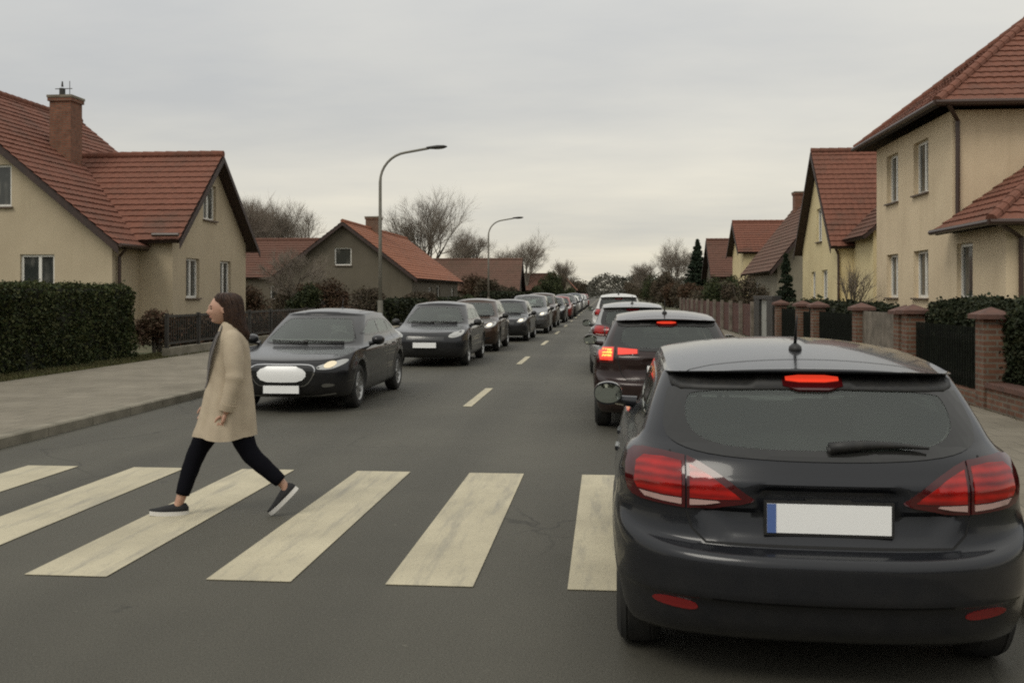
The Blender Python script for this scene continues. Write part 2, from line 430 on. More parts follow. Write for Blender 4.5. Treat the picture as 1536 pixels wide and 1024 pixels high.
kerb('kerb_left', KL - .16, KL); kerb('kerb_right', KR, KR + .16)
block('verge_left', -60, -10.45, -30, 420, -.025, .085, M['earth'])
block('verge_right', 5.0, 60, -30, 420, -.025, .085, M['earth'])
# zebra crossing: one painted marking each
def mark(name, pts, z, label, cat, group):
    o = MB().prism([(x, y, z) for x, y in pts], (0, 0, .003)).build(name, M['paint'])
    return tag(o, kind='structure')
for i in range(8):
    x = -5.5 + i * 1.055 if i < 3 else [-2.29, -1.24, -.21, .83, 1.7][i - 3]
    w = .5 if i < 7 else .36
    mark('crossing_stripe', [(x, 5.57), (x + w, 5.57), (x + w, 9.1), (x, 9.1)], .004, '', '', '')
y = 14.45
while y < 330:
    mark('lane_dash', [(-2.07, y), (-1.94, y), (-1.94, y + 2.8), (-2.07, y + 2.8)], .004, '', '', '')
    y += 8.75
# distant rise
def hill():
    vs = []; fs = []; n = 60
    for j in range(6):
        for i in range(n + 1):
            x = -900 + 1800 * i / n; yy = 560 + j * 120
            z = -1 + (j / 5) ** .8 * (5 + 2.5 * math.sin(x * .011) + 1.5 * math.sin(x * .031 + 2))
            vs.append((x, yy, z))
    for j in range(5):
        for i in range(n):
            a = j * (n + 1) + i; fs.append((a, a + 1, a + n + 2, a + n + 1))
    o = MB().add(vs, fs).build('hills', M['far'], smooth=True); tag(o, kind='structure')
hill()

# ------------------------------------------------------------------ vegetation
def quads(cent, size, rs, flat=0., stretch=1.):
    n = len(cent)
    a = rs.normal(size=(n, 3)); a /= np.linalg.norm(a, axis=1)[:, None] + 1e-9
    b = rs.normal(size=(n, 3)); b -= a * (a * b).sum(1)[:, None]; b /= np.linalg.norm(b, axis=1)[:, None] + 1e-9
    s = size * rs.uniform(.6, 1.35, (n, 1))
    a = a * s * stretch; b = b * s / stretch
    v = np.stack([cent - a, cent - b * .7, cent + a, cent + b * .7], 1)
    return v.reshape(-1, 3)
def hedge(name, label, x0, x1, y0, y1, z0, z1, n, size, seed, mat='hedge_d', group=None, cat='hedge', face='both', bulge=.1):
    """clipped hedge: dark core + leaves over its surface"""
    rs = np.random.RandomState(seed)
    t = thing(name, label, cat, ((x0 + x1) / 2, (y0 + y1) / 2, z0), 0, group)
    cx, cy = (x0 + x1) / 2, (y0 + y1) / 2
    hx, hy, h = (x1 - x0) / 2, (y1 - y0) / 2, z1 - z0
    m = .07
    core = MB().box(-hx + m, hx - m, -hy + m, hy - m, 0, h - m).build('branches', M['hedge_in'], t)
    areas = np.array([2 * hy * h, 2 * hy * h, 2 * hx * h, 2 * hx * h, 4 * hx * hy])
    side = rs.choice(5, n, p=areas / areas.sum())
    u = rs.uniform(-1, 1, n); w = rs.uniform(0, 1, n)
    p = np.zeros((n, 3))
    for k in range(5):
        q = side == k
        if k < 2: p[q] = np.stack([np.full(q.sum(), hx * (1 if k else -1)), u[q] * hy, w[q] * h], 1)
        elif k < 4: p[q] = np.stack([u[q] * hx, np.full(q.sum(), hy * (1 if k == 3 else -1)), w[q] * h], 1)
        else: p[q] = np.stack([u[q] * hx, (w[q] * 2 - 1) * hy, np.full(q.sum(), h)], 1)
    lump = (np.sin(p[:, 1] * 2.1 + seed) * np.sin(p[:, 2] * 3.3 + 1) + np.sin(p[:, 1] * 5.3 + p[:, 0] * 4) * .5) * .05
    nrm = np.zeros_like(p); nrm[side == 0, 0] = -1; nrm[side == 1, 0] = 1; nrm[side == 2, 1] = -1; nrm[side == 3, 1] = 1; nrm[side == 4, 2] = 1
    # round the top edges
    ed = np.clip((p[:, 2] - (h - .22)) / .22, 0, 1)
    p[:, 0] -= np.sign(p[:, 0]) * ed ** 2 * .13 * (np.abs(p[:, 0]) / hx); p[:, 1] -= np.sign(p[:, 1]) * ed ** 2 * .13 * (np.abs(p[:, 1]) / hy) ** 8
    p += nrm * (lump[:, None] + rs.normal(0, .028, (n, 1)) - .02)
    out = rs.rand(n) < .014; p[out] += nrm[out] * rs.uniform(.02, .11, (out.sum(), 1))
    p[:, 2] = np.clip(p[:, 2], .02, None)
    np_mesh('leaves', quads(p, size, rs), n, M[mat], t)
    return t
def blob_pts(n, rs, rx, ry, h, lumps=9, fill=.55):
    """points in a lumpy crown standing on z=0"""
    cs = np.stack([rs.uniform(-.55, .55, lumps) * rx, rs.uniform(-.55, .55, lumps) * ry, rs.uniform(.25, .75, lumps) * h], 1)
    rr = rs.uniform(.28, .5, lumps)
    k = rs.randint(0, lumps, n)
    d = rs.normal(size=(n, 3)); d /= np.linalg.norm(d, axis=1)[:, None]
    r = rs.uniform(0, 1, (n, 1)) ** fill
    p = cs[k] + d * r * rr[k][:, None] * np.array([rx, ry, h * .62]) * rs.uniform(.8, 1.15, (n, 1))
    p[:, 2] = np.abs(p[:, 2])
    return p
def shrub(name, label, x, y, rx, ry, h, n, size, seed, mat, group=None, cat='shrub', z=.085, stretch=1.5, stems=True):
    rs = np.random.RandomState(seed)
    t = thing(name, label, cat, (x, y, z), 0, group)
    if stems:
        mb = MB()
        for k in range(7):
            a = rs.uniform(0, 6.28); q = rs.uniform(.2, .6)
            mb.tube([(0.1 * math.cos(a), .1 * math.sin(a), 0), (q * rx * .5 * math.cos(a), q * ry * .5 * math.sin(a), h * .35), (q * rx * math.cos(a), q * ry * math.sin(a), h * .75)], [.035, .025, .01], 5)
        mb.build('stems', M['bark'], t)
    np_mesh('foliage', quads(blob_pts(n, rs, rx, ry, h), size, rs, stretch=stretch), n, M[mat], t)
    return t
def bare_tree(label, x, y, h, spread, seed, lod=5, group=None, name='bare_tree', trunkr=None, twr=.0068, mat='bark'):
    rs = random.Random(seed)
    t = thing(name, label, 'tree', (x, y, .08), rs.uniform(0, 6), group)
    tr = MB(); tw = MB()
    trunkr = trunkr or h * .018
    def grow(p, d, L, r, lev):
        pts = [p]; q = p; dd = d
        nseg = 3 if lev > 1 else (2 if lev else 1)
        for i in range(nseg):
            dd = (dd + Vector((rs.gauss(0, .13), rs.gauss(0, .13), rs.gauss(.05, .08)))).normalized()
            q = q + dd * (L / nseg); pts.append(q)
        r1 = r * (.62 if lev > 0 else .3)
        rad = [r + (r1 - r) * i / nseg for i in range(nseg + 1)]
        (tr if lev >= lod - 1 else tw).tube(pts, rad, 6 if lev >= lod - 1 else 3, caps=False)
        if lev == 0: return
        nk = 7 if lev == lod else (rs.choice((5, 6)) if lev > 1 else rs.choice((7, 8, 9)))
        for k in range(nk):
            f = (rs.uniform(.45, 1.) if lev < lod else rs.uniform(.6, 1.)) if k else 1.
            i = min(int(f * nseg), nseg - 1); s = pts[i].lerp(pts[i + 1], f * nseg - i)
            az = rs.uniform(0, 2 * PI); tilt = rs.uniform(.25, .75) * spread if k else rs.uniform(.0, .3)
            o = dd.orthogonal().normalized(); o = Matrix.Rotation(az, 3, dd) @ o
            nd = (dd * math.cos(tilt) + o * math.sin(tilt)); nd.z += .12; nd.normalize()
            grow(s, nd, L * rs.uniform(.58, .82), max(twr * .6, r1 * rs.uniform(.55, .85)), lev - 1)
    grow(Vector((0, 0, 0)), Vector((0, 0, 1)), h * .24, trunkr, lod)
    tr.build('trunk', M['bark'], t, fix=False, smooth=True)
    zs = max(p[2] for p in tw.v)
    tw.build('crown', M['twig'], t, fix=False)
    f = h / zs; t.scale = (f, f, f)
    return t
def fir(label, x, y, h, r, seed, group=None, n=7000, size=.13, name='fir_tree'):
    rs = np.random.RandomState(seed)
    t = thing(name, label, 'tree', (x, y, .08), 0, group)
    MB().tube([(0, 0, 0), (0, 0, h * .5), (0, 0, h * .98)], [h * .02, h * .012, .01], 7).build('trunk', M['bark'], t)
    P = []; nb = int(n / 60)
    for k in range(nb):
        f = rs.uniform(.02, 1) ** 1.2; z0 = h * (.06 + .92 * f); L = r * (1 - f) ** .95 * rs.uniform(.65, 1.12) + .06
        a = rs.uniform(0, 2 * PI); m = 60
        s = rs.uniform(0, 1, m) ** .7
        dr = .22 * L
        pp = np.stack([np.cos(a) * L * s, np.sin(a) * L * s, z0 - dr * s + .12 * L * s ** 3], 1)
        pp += rs.normal(0, 1, (m, 3)) * np.array([.09 * L, .09 * L, .05 * L + .02]) * (1.1 - s)[:, None]
        P.append(pp)
    P = np.concatenate(P)
    np_mesh('crown', quads(P, size, rs, stretch=1.4), len(P), M['fir'], t)
    return t

# ------------------------------------------------------------------ buildings
def pip(x, y, poly):
    c = False; j = len(poly) - 1
    for i in range(len(poly)):
        xi, yi = poly[i]; xj, yj = poly[j]
        if (yi > y) != (yj > y) and x < (xj - xi) * (y - yi) / (yj - yi) + xi: c = not c
        j = i
    return c
def cdt(outer, holes=(), pts=()):
    V = [Vector(p) for p in outer]; E = [(i, (i + 1) % len(outer)) for i in range(len(outer))]
    for h in holes:
        b = len(V); V += [Vector(p) for p in h]; E += [(b + i, b + (i + 1) % len(h)) for i in range(len(h))]
    V += [Vector(p) for p in pts]
    ov, oe, of, _, _, _ = geometry.delaunay_2d_cdt(V, E, [], 0, 1e-6)
    F = []
    for f in of:
        cx = sum(ov[i].x for i in f) / len(f); cy = sum(ov[i].y for i in f) / len(f)
        if pip(cx, cy, outer) and not any(pip(cx, cy, h) for h in holes): F.append(f)
    return ov, F
def wall(name, parent, mat, P0, S, outline, holes=(), depth=.16):
    """wall in the plane P0 + s*S + z*Z; outline/holes in (s,z); outward normal = S x Z"""
    P0 = Vector(P0); S = Vector(S).normalized(); Z = Vector((0, 0, 1)); Nn = S.cross(Z)
    hs = [[(a, c), (b, c), (b, d), (a, d)] for (a, b, c, d) in holes]
    ov, F = cdt(outline, hs)
    mb = MB(); mb.add([P0 + S * v.x + Z * v.y for v in ov], F)
    for h in hs:
        for i in range(4):
            a, b = h[i], h[(i + 1) % 4]
            A = P0 + S * a[0] + Z * a[1]; B = P0 + S * b[0] + Z * b[1]
            mb.add([A, B, B - Nn * depth, A - Nn * depth], [(0, 1, 2, 3)])
    return mb.build(name, mat, parent, fix=False), (P0, S, Z, Nn)
def window(parent, fr, rect, mull=(), depth=.1, sill=True, mat='white', fw=.075, transom=None, curtain=False):
    P0, S, Z, Nn = fr; a, b, c, d = rect
    mb = MB()
    def bar(s0, s1, z0, z1, out=.0):
        ce = P0 + S * ((s0 + s1) / 2) + Z * ((z0 + z1) / 2) - Nn * (depth - out)
        mb.obox(ce, S, Nn, Z, (s1 - s0) / 2, .03, (z1 - z0) / 2)
    bar(a, a + fw, c, d); bar(b - fw, b, c, d); bar(a + fw, b - fw, c, c + fw); bar(a + fw, b - fw, d - fw, d)
    for m_ in mull:
        x = a + (b - a) * m_; bar(x - fw * .6, x + fw * .6, c + fw, d - fw)
    if transom: z = c + (d - c) * transom; bar(a + fw, b - fw, z - fw * .4, z + fw * .4)
    w = mb.build('window', M[mat], parent)
    MB().obox(P0 + S * ((a + b) / 2) + Z * ((c + d) / 2) - Nn * (depth + .02), S, Nn, Z, (b - a) / 2 - .01, .008, (d - c) / 2 - .01).build('pane', M['pane'], w)
    if sill:
        MB().obox(P0 + S * ((a + b) / 2) + Z * (c - .022) + Nn * .0, S, Nn, Z, (b - a) / 2 + .05, .085, .022).build('sill', M['sill'], w)
    return w
def tiled(mb, O, U, V, poly, tw=.25, course=.31, step=.036, amp=.02, res=4):
    """one roof plane of stepped wavy tiles, clipped to convex poly in (u,v)"""
    O = Vector(O); U = Vector(U).normalized(); V = Vector(V).normalized(); Nn = U.cross(V)
    u0 = min(p[0] for p in poly); u1 = max(p[0] for p in poly); v0 = min(p[1] for p in poly); v1 = max(p[1] for p in poly)
    nu = max(2, int((u1 - u0) / tw * res) + 1); nc = int((v1 - v0) / course) + 1
    bm = bmesh.new(); rows = []
    tr_ = random.Random(nu * 7 + nc)
    for c in range(nc):
        jh, jv = tr_.gauss(0, .005), tr_.gauss(0, .008); wob = [tr_.gauss(0, .0035) for _ in range(nu // res + 2)]
        for (fv, h) in ((0, step), (1, 0.)):
            row = []
            for i in range(nu + 1):
                u = u0 + (u1 - u0) * i / nu
                w = amp * (abs(math.sin(PI * u / tw)) ** .8)
                row.append(bm.verts.new(O + U * u + V * (v0 + (c + fv) * course + (jv if fv == 0 else 0)) + Nn * (h + w + ((jh + wob[i // res]) if fv == 0 else 0))))
            rows.append(row)
    for r0, r1 in zip(rows[:-1], rows[1:]):
        for i in range(nu): bm.faces.new((r0[i], r0[i + 1], r1[i + 1], r1[i]))
    k = len(poly)
    cx = sum(p[0] for p in poly) / k; cy = sum(p[1] for p in poly) / k
    for i in range(k):
        a, b = poly[i], poly[(i + 1) % k]
        A = O + U * a[0] + V * a[1]; d = (U * (b[0] - a[0]) + V * (b[1] - a[1])).normalized(); no = d.cross(Nn)
        Cc = O + U * cx + V * cy
        if no.dot(Cc - A) > 0: no = -no
        bmesh.ops.bisect_plane(bm, geom=bm.verts[:] + bm.edges[:] + bm.faces[:], plane_co=A, plane_no=no, clear_outer=True)
    bm.verts.index_update()
    mb.add([v.co.copy() for v in bm.verts], [tuple(v.index for v in f.verts) for f in bm.faces])
    bm.free()
def slab(mb, O, U, V, poly, th=.12, off=-.012):
    O = Vector(O); U = Vector(U).normalized(); V = Vector(V).normalized(); Nn = U.cross(V)
    mb.prism([O + U * p[0] + V * p[1] + Nn * off for p in poly], -Nn * th)
def ridge_tiles(mb, A, B, r=.13, L=.38):
    A = Vector(A); B = Vector(B); d = (B - A); n = max(1, int(d.length / L)); d.normalize(); s = (B - A).length / n
    for i in range(n):
        p = A + d * (s * i); mb.tube([p, p + d * (s * 1.04)], [r * 1.08, r * .94], 10)
def roof_pair(parent, mat, A, B, run, drop, over_note=None, **kw):
    """gable roof: ridge A->B (3D), each side falling `drop` over horizontal `run`"""
    A = Vector(A); B = Vector(B); d = (B - A); L = d.length; d.normalize()
    side = Vector((d.y, -d.x, 0))
    mb = MB(); sl = MB(); sllen = math.hypot(run, drop)
    for s in (1, -1):
        if s == 1: U, O = -d, B + side * run - Vector((0, 0, drop))
        else: U, O = d, A - side * run - Vector((0, 0, drop))
        V = (-side * s * run + Vector((0, 0, drop))).normalized()
        # want U x V up
        if U.cross(V).z < 0: U = -U; O = O - U * L
        poly = [(0, 0), (L, 0), (L, sllen), (0, sllen)]
        tiled(mb, O, U, V, poly, **kw); slab(sl, O, U, V, [(0.0, .02), (L, .02), (L, sllen - .01), (0.0, sllen - .01)])
    ridge_tiles(mb, A + Vector((0, 0, .02)), B + Vector((0, 0, .02)))
    r = mb.build('roof', M[mat], parent, fix=False)
    sl.build('soffit', M['wood'], r)
    return r
def chimney(parent, x, y, w, l, z0, z1, pots=True, mat='brick_c'):
    mb = MB().box(x - w / 2, x + w / 2, y - l / 2, y + l / 2, z0, z1 - .2)
    mb.box(x - w / 2 - .05, x + w / 2 + .05, y - l / 2 - .05, y + l / 2 + .05, z1 - .2, z1 - .08)
    c = mb.build('chimney', M[mat], parent)
    MB().box(x - w / 2 - .07, x + w / 2 + .07, y - l / 2 - .07, y + l / 2 + .07, z1 - .08, z1).build('chimney_cap', M['kerb'], c)
    return c

# ---- yellow house on the left with cross gable
def house_left():
    h = thing('yellow_house', 'pale yellow house on the left with red tiled cross gable roof and brick chimney', 'house', (-14.6, 28.5, .08))
    h.location = (0, 0, 0)
    sm = M['stucco']; sl = .814
    zw = 3.25
    # main gable facing the camera
    ap = zw + 6.3 * sl
    w, fr = wall('wall', h, sm, (-27.2, 28.5, 0), (1, 0, 0), [(0, 0), (12.6, 0), (12.6, zw), (6.3, ap), (0, zw)],
                 [(8.35, 9.45, 4.25, 5.52), (9.72, 10.8, 1.5, 2.82), (2.2, 3.3, 1.5, 2.82)])
    window(h, fr, (8.35, 9.45, 4.25, 5.52), (.5,)); window(h, fr, (9.72, 10.8, 1.5, 2.82), (.55,)); window(h, fr, (2.2, 3.3, 1.5, 2.82), (.5,))
    wall('wall', h, sm, (-14.6, 28.5, 0), (0, 1, 0), [(0, 0), (1.7, 0), (1.7, zw), (0, zw)])
    wall('wall', h, sm, (-14.6, 36.6, 0), (0, 1, 0), [(0, 0), (1.2, 0), (1.2, zw), (0, zw)])
    wall('wall', h, sm, (-14.6, 37.8, 0), (-1, 0, 0), [(0, 0), (12.6, 0), (12.6, zw), (6.3, ap), (0, zw)])
    wall('wall', h, sm, (-27.2, 37.8, 0), (0, -1, 0), [(0, 0), (9.3, 0), (9.3, zw), (0, zw)])
    # wing towards the road
    wz = 3.5; wa = wz + 3.2 * .87
    wall('wall', h, sm, (-14.6, 30.2, 0), (1, 0, 0), [(0, 0), (1.1, 0), (1.1, wz), (0, wz)])
    rects = [(1.02, 2.08, 1.5, 2.8), (3.9, 4.9, 1.55, 2.8), (2.42, 3.52, 4.15, 5.35)]
    w, fr = wall('wall', h, sm, (-13.5, 30.2, 0), (0, 1, 0), [(0, 0), (6.4, 0), (6.4, wz), (3.2, wa), (0, wz)], rects, depth=.2)
    for r_ in rects: window(h, fr, r_, (.5,), depth=.13)
    wall('wall', h, sm, (-13.5, 36.6, 0), (-1, 0, 0), [(0, 0), (1.1, 0), (1.1, wz), (0, wz)])
    # roofs
    r1 = roof_pair(h, 'tile', (-20.9, 28.12, ap + .14), (-20.9, 38.2, ap + .14), 6.7, 6.7 * sl)
    r2 = roof_pair(h, 'tile', (-18.4, 33.4, wa + .14), (-13.12, 33.4, wa + .14), 3.6, 3.6 * .87)
    ch = chimney(h, -18.15, 32.25, .74, .74, 5.6, 8.28)
    MB().tube([(-18.25, 32.2, 8.26), (-18.25, 32.2, 8.56)], .1, 8).tube([(-18.25, 32.2, 8.62), (-18.25, 32.2, 8.8)], [.04, .02], 6).tube([(-18.5, 32.2, 8.55), (-17.9, 32.2, 8.55)], .015, 5).build('chimney_pot', M['fence'], ch)
    MB().tube([(-18.1, 32.4, 8.4), (-18.1, 32.4, 8.85)], .012, 5).build('aerial', M['fence'], ch)
    # rake boards and gutters
    fb = MB(); fb2 = MB()
    for (x0, x1) in ((-20.9, -14.2), (-20.9, -27.6)):
        z0 = ap + .08; z1 = ap + .08 - abs(x1 - x0) * sl
        fb.prism([(x0, 28.1, z0), (x1, 28.1, z1), (x1, 28.1, z1 - .2), (x0, 28.1, z0 - .2)], (0, -.03, 0))
    for (y0, y1) in ((33.4, 29.8), (33.4, 37.0)):
        z0 = wa + .08; z1 = wa + .08 - 3.6 * .87
        fb2.prism([(-13.1, y0, z0), (-13.1, y1, z1), (-13.1, y1, z1 - .2), (-13.1, y0, z0 - .2)], (.03, 0, 0))
    fb.build('rake_board', M['wood'], h); fb2.build('rake_board', M['wood'], h)
    g = MB().tube([(-14.15, 28.1, 3.07), (-14.15, 29.9, 3.07)], .06, 8).tube([(-13.95, 29.74, 3.46), (-13.1, 29.74, 3.46)], .06, 8)
    g.build('gutter', M['drain'], h)
    MB().tube([(-14.15, 28.6, 3.05), (-14.5, 28.75, 2.75), (-14.5, 28.75, .1)], .05, 8).build('downpipe', M['drain'], h)
    return h
house_left()

# ---- tall house on the right with hip roof and a low front wing
def hip_planes(parent, mat, x0, x1, y0, y1, ze, slope, west=True, ridge_mat=None):
    """hip roof on a rectangle (eave plan), all four planes"""
    mb = MB(); sl = MB(); W = x1 - x0; L = y1 - y0; half = min(W, L) / 2; H = half * slope
    k = math.sqrt(1 + slope * slope)
    def plane(O, U, V, width, full):
        s = half * k
        if full: poly = [(0, 0), (width, 0), (width - half, s), (half, s)]
        else: poly = [(0, 0), (width, 0), (width / 2, width / 2 * k)]
        if full and width - 2 * half < .01: poly = [(0, 0), (width, 0), (width / 2, s)]
        tiled(mb, O, U, V, poly); slab(sl, O, U, V, poly)
    up = lambda v: Vector((v[0], v[1], slope)).normalized()
    plane((x1, y0, ze)[0:0] or (x0, y0, ze), (1, 0, 0), up((0, 1)), W, W >= L)
    plane((x1, y0, ze), (0, 1, 0), up((-1, 0)), L, L > W)
    plane((x1, y1, ze), (-1, 0, 0), up((0, -1)), W, W >= L)
    plane((x0, y1, ze), (0, -1, 0), up((1, 0)), L, L > W)
    z1 = ze + H
    if W >= L: r0, r1 = (x0 + half, (y0 + y1) / 2, z1), (x1 - half, (y0 + y1) / 2, z1)
    else: r0, r1 = ((x0 + x1) / 2, y0 + half, z1), ((x0 + x1) / 2, y1 - half, z1)
    hips = [((x0, y0, ze), r0), ((x0, y1, ze), r0 if W >= L else r1), ((x1, y0, ze), r1 if W >= L else r0), ((x1, y1, ze), r1), (r0, r1)]
    for a, b in hips:
        if (Vector(a) - Vector(b)).length > .3: ridge_tiles(mb, Vector(a) + Vector((0, 0, .03)), Vector(b) + Vector((0, 0, .03)), .12)
    r = mb.build('roof', M[mat], parent, fix=False)
    sl.build('soffit', M['wood'], r)
    return r
def house_right():
    h = thing('yellow_house', 'tall yellow two storey house on the right with hip roof and low tiled front wing', 'house')
    sm = M['stucco_r']; ze = 6.42
    x0, x1, y0, y1 = 9., 17.8, 27., 34.3
    # facing the road: S must give outward -X  -> S = (0,-1,0)
    rects = []
    for (a, b) in ((33.1, 31.85), (30.3, 28.95)):
        rects += [(y1 - a, y1 - b, 4.5, 6.02), (y1 - a, y1 - b, 1.52, 2.88)]
    w, fr = wall('wall', h, sm, (x0, y1, 0), (0, -1, 0), [(0, 0), (y1 - y0, 0), (y1 - y0, ze), (0, ze)], rects, depth=.24)
    for r_ in rects: window(h, fr, r_, (.5,), depth=.17, fw=.085)
    wall('wall', h, sm, (x0, y0, 0), (1, 0, 0), [(0, 0), (x1 - x0, 0), (x1 - x0, ze), (0, ze)])
    wall('wall', h, sm, (x1, y0, 0), (0, 1, 0), [(0, 0), (y1 - y0, 0), (y1 - y0, ze), (0, ze)])
    wall('wall', h, sm, (x1, y1, 0), (-1, 0, 0), [(0, 0), (x1 - x0, 0), (x1 - x0, ze), (0, ze)])
    hip_planes(h, 'tile', x0 - .55, x1 + .55, y0 - .55, y1 + .55, ze + .12, .80)
    g = MB()
    ex0, ex1, ey0, ey1, gz = x0 - .62, x1 + .62, y0 - .62, y1 + .62, ze + .1
    g.tube([(ex0, ey0, gz), (ex0, ey1, gz)], .07, 8).tube([(ex0, ey0, gz), (ex1, ey0, gz)], .07, 8)
    # front wing
    wx0, wx1, wy0 = 9.0, 14.6, 23.5; wz = 3.2
    rr = [(27. - 27.0 + .32, 27. - 25.55, 1.5, 2.92)]
    w, fr = wall('wall', h, sm, (wx0, 27., 0), (0, -1, 0), [(0, 0), (3.5, 0), (3.5, wz), (0, wz)], rr, depth=.22)
    window(h, fr, rr[0], (.0,) and (), depth=.14, fw=.09)
    r2 = [(1.6, 3.0, 1.5, 2.9)]
    w, fr = wall('wall', h, sm, (wx0, wy0, 0), (1, 0, 0), [(0, 0), (5.6, 0), (5.6, wz), (0, wz)], r2)
    window(h, fr, r2[0], (.5,))
    wall('wall', h, sm, (wx1, wy0, 0), (0, 1, 0), [(0, 0), (3.5, 0), (3.5, wz), (0, wz)])
    # wing roof: west, south, east planes running up to the main wall
    mb = MB(); sl = MB(); s = .72; k = math.sqrt(1 + s * s); o = .5
    X0, X1, Y0, Y1 = wx0 - o, wx1 + o, wy0 - o, 26.98
    half = (X1 - X0) / 2
    L = Y1 - Y0
    up = lambda v: Vector((v[0], v[1], s)).normalized()
    zz = wz + .06
    pw = [(0, 0), (L, 0), (L - half, half * k), (0, half * k)] if L > half else [(0, 0), (L, 0), (0, L * k)]
    tiled(mb, (X0, Y1, zz), (0, -1, 0), up((1, 0)), pw); slab(sl, (X0, Y1, zz), (0, -1, 0), up((1, 0)), pw)
    pe = [(L - u, v) for u, v in pw]
    tiled(mb, (X1, Y0, zz), (0, 1, 0), up((-1, 0)), pe); slab(sl, (X1, Y0, zz), (0, 1, 0), up((-1, 0)), pe)
    W = X1 - X0
    ps = [(0, 0), (W, 0), (W / 2, half * k)]
    tiled(mb, (X0, Y0, zz), (1, 0, 0), up((0, 1)), ps); slab(sl, (X0, Y0, zz), (1, 0, 0), up((0, 1)), ps)
    top = (X0 + half, Y0 + half, zz + half * s)
    ridge_tiles(mb, (X0, Y0, zz + .03), Vector(top) + Vector((0, 0, .03)), .12, .34)
    ridge_tiles(mb, (X1, Y0, zz + .03), Vector(top) + Vector((0, 0, .03)), .12, .34)
    wr = mb.build('roof', M['tile'], h, fix=False); sl.build('soffit', M['wood'], wr)
    g.tube([(X0 - .06, Y0 - .06, zz - .03), (X0 - .06, Y1, zz - .03)], .07, 8).tube([(X0 - .06, Y0 - .06, zz - .03), (X1 + .06, Y0 - .06, zz - .03)], .07, 8)
    g.build('gutter', M['drain'], h)
    MB().tube([(x0 - .3, y0 - .6, gz - .05), (x0 + .1, y0 - .1, gz - .4), (x0 + .1, y0 - .1, 3.6)], .06, 8).build('downpipe', M['drain'], h)
    MB().tube([(wx0 - .35, wy0 - .5, zz - .06), (wx0 + .3, wy0 - .08, zz - .35), (wx0 + .3, wy0 - .08, .1)], .06, 8).build('downpipe', M['drain'], h)
house_right()

def gable_house(label, mats, x0, x1, y0, y1, ze, rise, axis, wins=(), over=.4, name='gabled_house', base=0.):
    """axis 'x': ridge along x (gables face +-x); 'y': ridge along y. wins: (side, rect, mull) side in S,W,E"""
    h = thing(name, label, 'house'); sm = M[mats[0]]
    W, L = x1 - x0, y1 - y0
    hol = {'S': [], 'W': [], 'E': [], 'N': []}
    for s, r_, mu in wins: hol[s].append((r_, mu))
    def outl(w, gable): return [(0, 0), (w, 0), (w, ze), (w / 2, ze + rise), (0, ze)] if gable else [(0, 0), (w, 0), (w, ze), (0, ze)]
    for s, P0, S, w, g in (('S', (x0, y0, 0), (1, 0, 0), W, axis == 'y'), ('E', (x1, y0, 0), (0, 1, 0), L, axis == 'x'), ('N', (x1, y1, 0), (-1, 0, 0), W, axis == 'y'), ('W', (x0, y1, 0), (0, -1, 0), L, axis == 'x')):
        w_, fr = wall('wall', h, sm, P0, S, outl(w, g), [q[0] for q in hol[s]], depth=.18)
        for r_, mu in hol[s]: window(h, fr, r_, mu, depth=.12)
    half = (L if axis == 'x' else W) / 2; sl = rise / half
    run = half + over
    if axis == 'x': A, B = (x0 - over, (y0 + y1) / 2, ze + rise + .13), (x1 + over, (y0 + y1) / 2, ze + rise + .13)
    else: A, B = ((x0 + x1) / 2, y0 - over, ze + rise + .13), ((x0 + x1) / 2, y1 + over, ze + rise + .13)
    roof_pair(h, mats[1], A, B, run, run * sl, res=3 if y0 < 60 else 2)
    zt = ze + rise + .07
    if axis == 'x':
        for xx, d in ((x0 - over - .01, -.03), (x1 + over + .01, .03)):
            fb = MB()
            for s in (1, -1):
                ym = (y0 + y1) / 2; fb.prism([(xx, ym, zt), (xx, ym + s * run, zt - run * sl), (xx, ym + s * run, zt - run * sl - .2), (xx, ym, zt - .2)], (d, 0, 0))
            fb.build('rake_board', M['wood'], h)
    else:
        for yy, d in ((y0 - over - .01, -.03), (y1 + over + .01, .03)):
            fb = MB()
            for s in (1, -1):
                xm = (x0 + x1) / 2; fb.prism([(xm, yy, zt), (xm + s * run, yy, zt - run * sl), (xm + s * run, yy, zt - run * sl - .2), (xm, yy, zt - .2)], (0, d, 0))
            fb.build('rake_board', M['wood'], h)
    return h
# brown-grey house, gable to the camera
b = gable_house('low brown grey house with orange tiled roof, its gable behind the street lamp', ('stucco_b', 'tile_o'), -20.8, -12.1, 62, 81.5, 2.75, 3.3, 'y',
                [('S', (3.72, 4.82, 3.42, 4.55), ()), ('S', (2.7, 3.5, .3, 2.0), ()), ('E', (6, 7.2, .9, 2.1), (.5,)), ('E', (9.2, 10.7, .3, 2.2), ()), ('E', (16.2, 17.4, .9, 2.1), (.5,))])
chimney(b, -16.3, 69.5, .9, 1.2, 5.2, 7.05, mat='brick')
gable_house('dull red roofed barn left of the brown grey gable', ('stucco_b', 'tile_d'), -33, -20.2, 70, 77, 2.95, 2.6, 'x', [('S', (9, 10, 1.2, 2.2), ())], name='barn')
gable_house('brown roofed house beside the second street lamp, gable end to the road', ('stucco_b', 'tile_b'), -19.5, -9.3, 104, 111.5, 2.1, 3.1, 'x', [('E', (3, 4, 1, 1.9), ())], name='cottage')
gable_house('small dull red roofed house with grey gable far down the left side', ('stucco_g', 'tile_d'), -14, -7.9, 150, 158, 2.2, 2.3, 'x', [('S', (3, 4, 1, 2.1), ())], name='cottage')
gable_house('farthest orange roofed house on the left above the white cars', ('stucco_g', 'tile_o'), -11.5, -6.2, 205, 213, 2.6, 2.9, 'y', [('S', (2, 3, 1, 2.1), ())], name='cottage')
